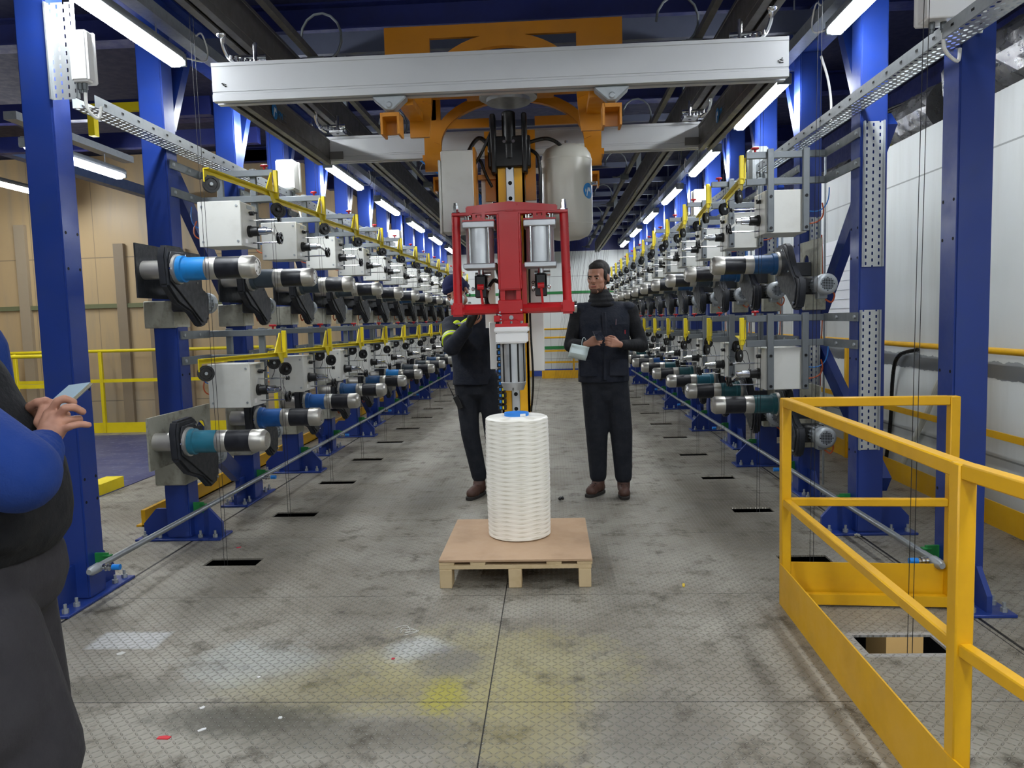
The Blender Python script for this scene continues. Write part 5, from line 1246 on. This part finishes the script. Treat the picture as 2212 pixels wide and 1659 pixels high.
# --- man at the left edge, hands and sleeve in view
def man_front():
    body = MB()
    F = frame((-1.42, 1.62, 1.64), -PI / 2, -.40, 0); head(body, F); body.caps((-1.44, 1.62, 1.58), .058, (-1.46, 1.62, 1.46), .068)
    cx, cy = -1.40, 1.62
    torso(body, [((cx, cy, .90), .12, .16), ((cx + .02, cy, 1.05), .13, .16), ((cx - .02, cy, 1.25), .12, .18), ((cx - .04, cy, 1.40), .10, .17), ((cx - .05, cy, 1.47), .07, .10)])
    S1, E1, W1 = V((-1.37, 1.44, 1.34)), V((-1.055, 1.41, 1.115)), V((-1.150, 1.645, 1.155))
    S2, E2, W2 = V((-1.46, 1.82, 1.36)), V((-1.44, 1.84, 1.10)), V((-1.285, 1.775, 1.195))
    for a, b, c_ in ((S1, E1, W1), (S2, E2, W2)): body.caps(a, .05, b, .042); body.caps(b, .042, c_, .028)
    legs = ((V((-1.34, 1.52, .88)), V((-1.19, 1.50, .46)), V((-1.24, 1.48, .10))), (V((-1.38, 1.72, .88)), V((-1.36, 1.76, .46)), V((-1.42, 1.76, .10))))
    for a, b, c_ in legs: body.caps(a, .08, b, .058); body.caps(b, .058, c_, .04)
    # right hand (near): explicit joints, palm over the phone
    K = [V((-1.158, 1.672, 1.212)), V((-1.140, 1.662, 1.204)), V((-1.126, 1.652, 1.192)), V((-1.117, 1.642, 1.177))]
    for k_ in K: body.caps(W1, .029, k_, .0150)
    body.caps(K[0], .0135, K[3], .0125); body.caps(lin3(W1, K[1], .5), .024, lin3(W1, K[2], .6), .022)
    finger(body, [K[0], V((-1.134, 1.668, 1.243)), V((-1.120, 1.672, 1.249)), V((-1.110, 1.690, 1.238))], .0105, .0088)
    finger(body, [K[1] + V((.004, 0, -.002)), V((-1.108, 1.655, 1.229)), V((-1.093, 1.664, 1.229)), V((-1.085, 1.682, 1.216))], .0105, .0088)
    finger(body, [K[2] + V((.002, 0, -.002)), V((-1.112, 1.668, 1.20)), V((-1.10, 1.69, 1.20)), V((-1.105, 1.70, 1.195))], .0095, .008)
    finger(body, [K[3], V((-1.090, 1.640, 1.188)), V((-1.073, 1.648, 1.192)), V((-1.058, 1.658, 1.188))], .0098, .0078)
    finger(body, [lin3(W1, K[0], .35), V((-1.185, 1.672, 1.195)), V((-1.188, 1.695, 1.222)), V((-1.172, 1.715, 1.236))], .0135, .0095)
    # left hand (far) cradling the phone
    for k_ in (V((-1.215, 1.725, 1.214)), V((-1.212, 1.738, 1.207)), V((-1.212, 1.750, 1.198)), V((-1.218, 1.760, 1.190))):
        body.caps(W2, .026, k_, .013); finger(body, [k_, k_ + V((.035, -.006, -.012)), k_ + V((.060, -.024, -.006)), k_ + V((.068, -.036, .01))], .0095, .008)
    finger(body, [lin3(W2, V((-1.215, 1.725, 1.212)), .5), V((-1.225, 1.702, 1.228)), V((-1.200, 1.695, 1.240)), V((-1.182, 1.700, 1.243))], .0125, .009)
    B = remeshed(body.obj('person', skin), .0042, 2)
    tag(B, 'person cut off at the left edge, blue fleece and dark vest, typing on a phone', 'person')
    face_parts(F, B); R3 = F.to_3x3()
    hb = MB(); hb.ell(F @ V((0, -.028, .052)), (.083, .095, .086), R3); hb.ell(F @ V((0, -.06, -.01)), (.068, .052, .06), R3)
    remeshed(hb.obj('hair', hair, B), .008, 3)
    sl = MB()
    sl.caps(S1, .09, lin3(S1, E1, .6), .090); sl.caps(lin3(S1, E1, .6), .090, E1 + V((-.01, .02, .008)), .080)
    sl.caps(E1 + V((-.01, .02, .004)), .078, lin3(E1, W1, .5) + V((-.004, 0, -.012)), .056); sl.caps(lin3(E1, W1, .5) + V((0, 0, -.01)), .055, lin3(E1, W1, .84), .038)
    d_ = (W1 - E1).normalized(); u = d_.orthogonal().normalized(); w2 = d_.cross(u)
    for t_, r_ in ((.50, .053), (.60, .049), (.70, .044), (.80, .039)):
        c_ = lin3(E1, W1, t_); sl.tube([c_ + (u * math.cos(q) + w2 * math.sin(q)) * r_ + d_ * .008 * math.sin(2 * q + t_ * 9) for q in [i * PI / 10 for i in range(20)]], .008, 6, closed=True)
    sl.caps(S2, .09, E2, .08); sl.caps(E2, .08, lin3(E2, W2, .85), .045)
    torso(sl, [((cx - .04, cy, 1.0), .13, .18), ((cx - .04, cy, 1.2), .12, .19), ((cx - .05, cy, 1.38), .10, .19), ((cx - .05, cy, 1.47), .07, .09)])
    remeshed(sl.obj('fleece_top', fleece, B), .008, 3)
    ve = MB(); torso(ve, [((-1.345, cy, .895), .17, .19), ((-1.34, cy, .94), .20, .20), ((-1.34, cy, .99), .208, .205), ((-1.34, cy, 1.04), .205, .205), ((-1.335, cy, 1.10), .19, .20), ((-1.36, cy + .0, 1.20), .150, .17), ((-1.39, cy + .0, 1.32), .125, .155), ((-1.43, cy + .0, 1.44), .085, .12)])
    ve.ell((-1.17, cy - .09, 1.0), (.045, .08, .07))
    remeshed(ve.obj('vest', blackc, B), .010, 3)
    tr = MB()
    for a, b, c_ in legs: tr.caps(a, .135, b, .118); tr.caps(b, .118, c_ + V((0, 0, .06)), .08)
    tr.caps((-1.33, 1.54, .84), .155, (-1.34, 1.70, .84), .155); tr.caps((-1.26, 1.50, .74), .145, (-1.165, 1.50, .48), .125); tr.caps((-1.235, 1.46, .74), .125, (-1.20, 1.46, .60), .13)
    remeshed(tr.obj('trousers', greyc, B), .011, 3)
    boots(B, (-1.24, 1.48, .06), (-1.06, 1.46, .04)); boots(B, (-1.42, 1.76, .06), (-1.24, 1.78, .04))
    r_ = thing('smartphone', 'silver-edged smartphone held by the person at the left edge', 'phone')
    yv = V((.03, .90, .42)).normalized(); xv = V((.99, -.05, .12)); xv = (xv - yv * xv.dot(yv)).normalized(); zv = xv.cross(yv)
    m = Matrix((xv, yv, zv)).transposed().to_4x4(); m.translation = V((-1.166, 1.748, 1.243))
    MB().box(-.033, .033, -.062, .066, -.005, .004, m).obj('phone_case', phonec, r_, bevel=.004, seg=2)
    MB().box(-.029, .029, -.057, .061, .004, .0048, m).obj('phone_screen', screen, r_)
man_front()
bpy.context.view_layer.update()
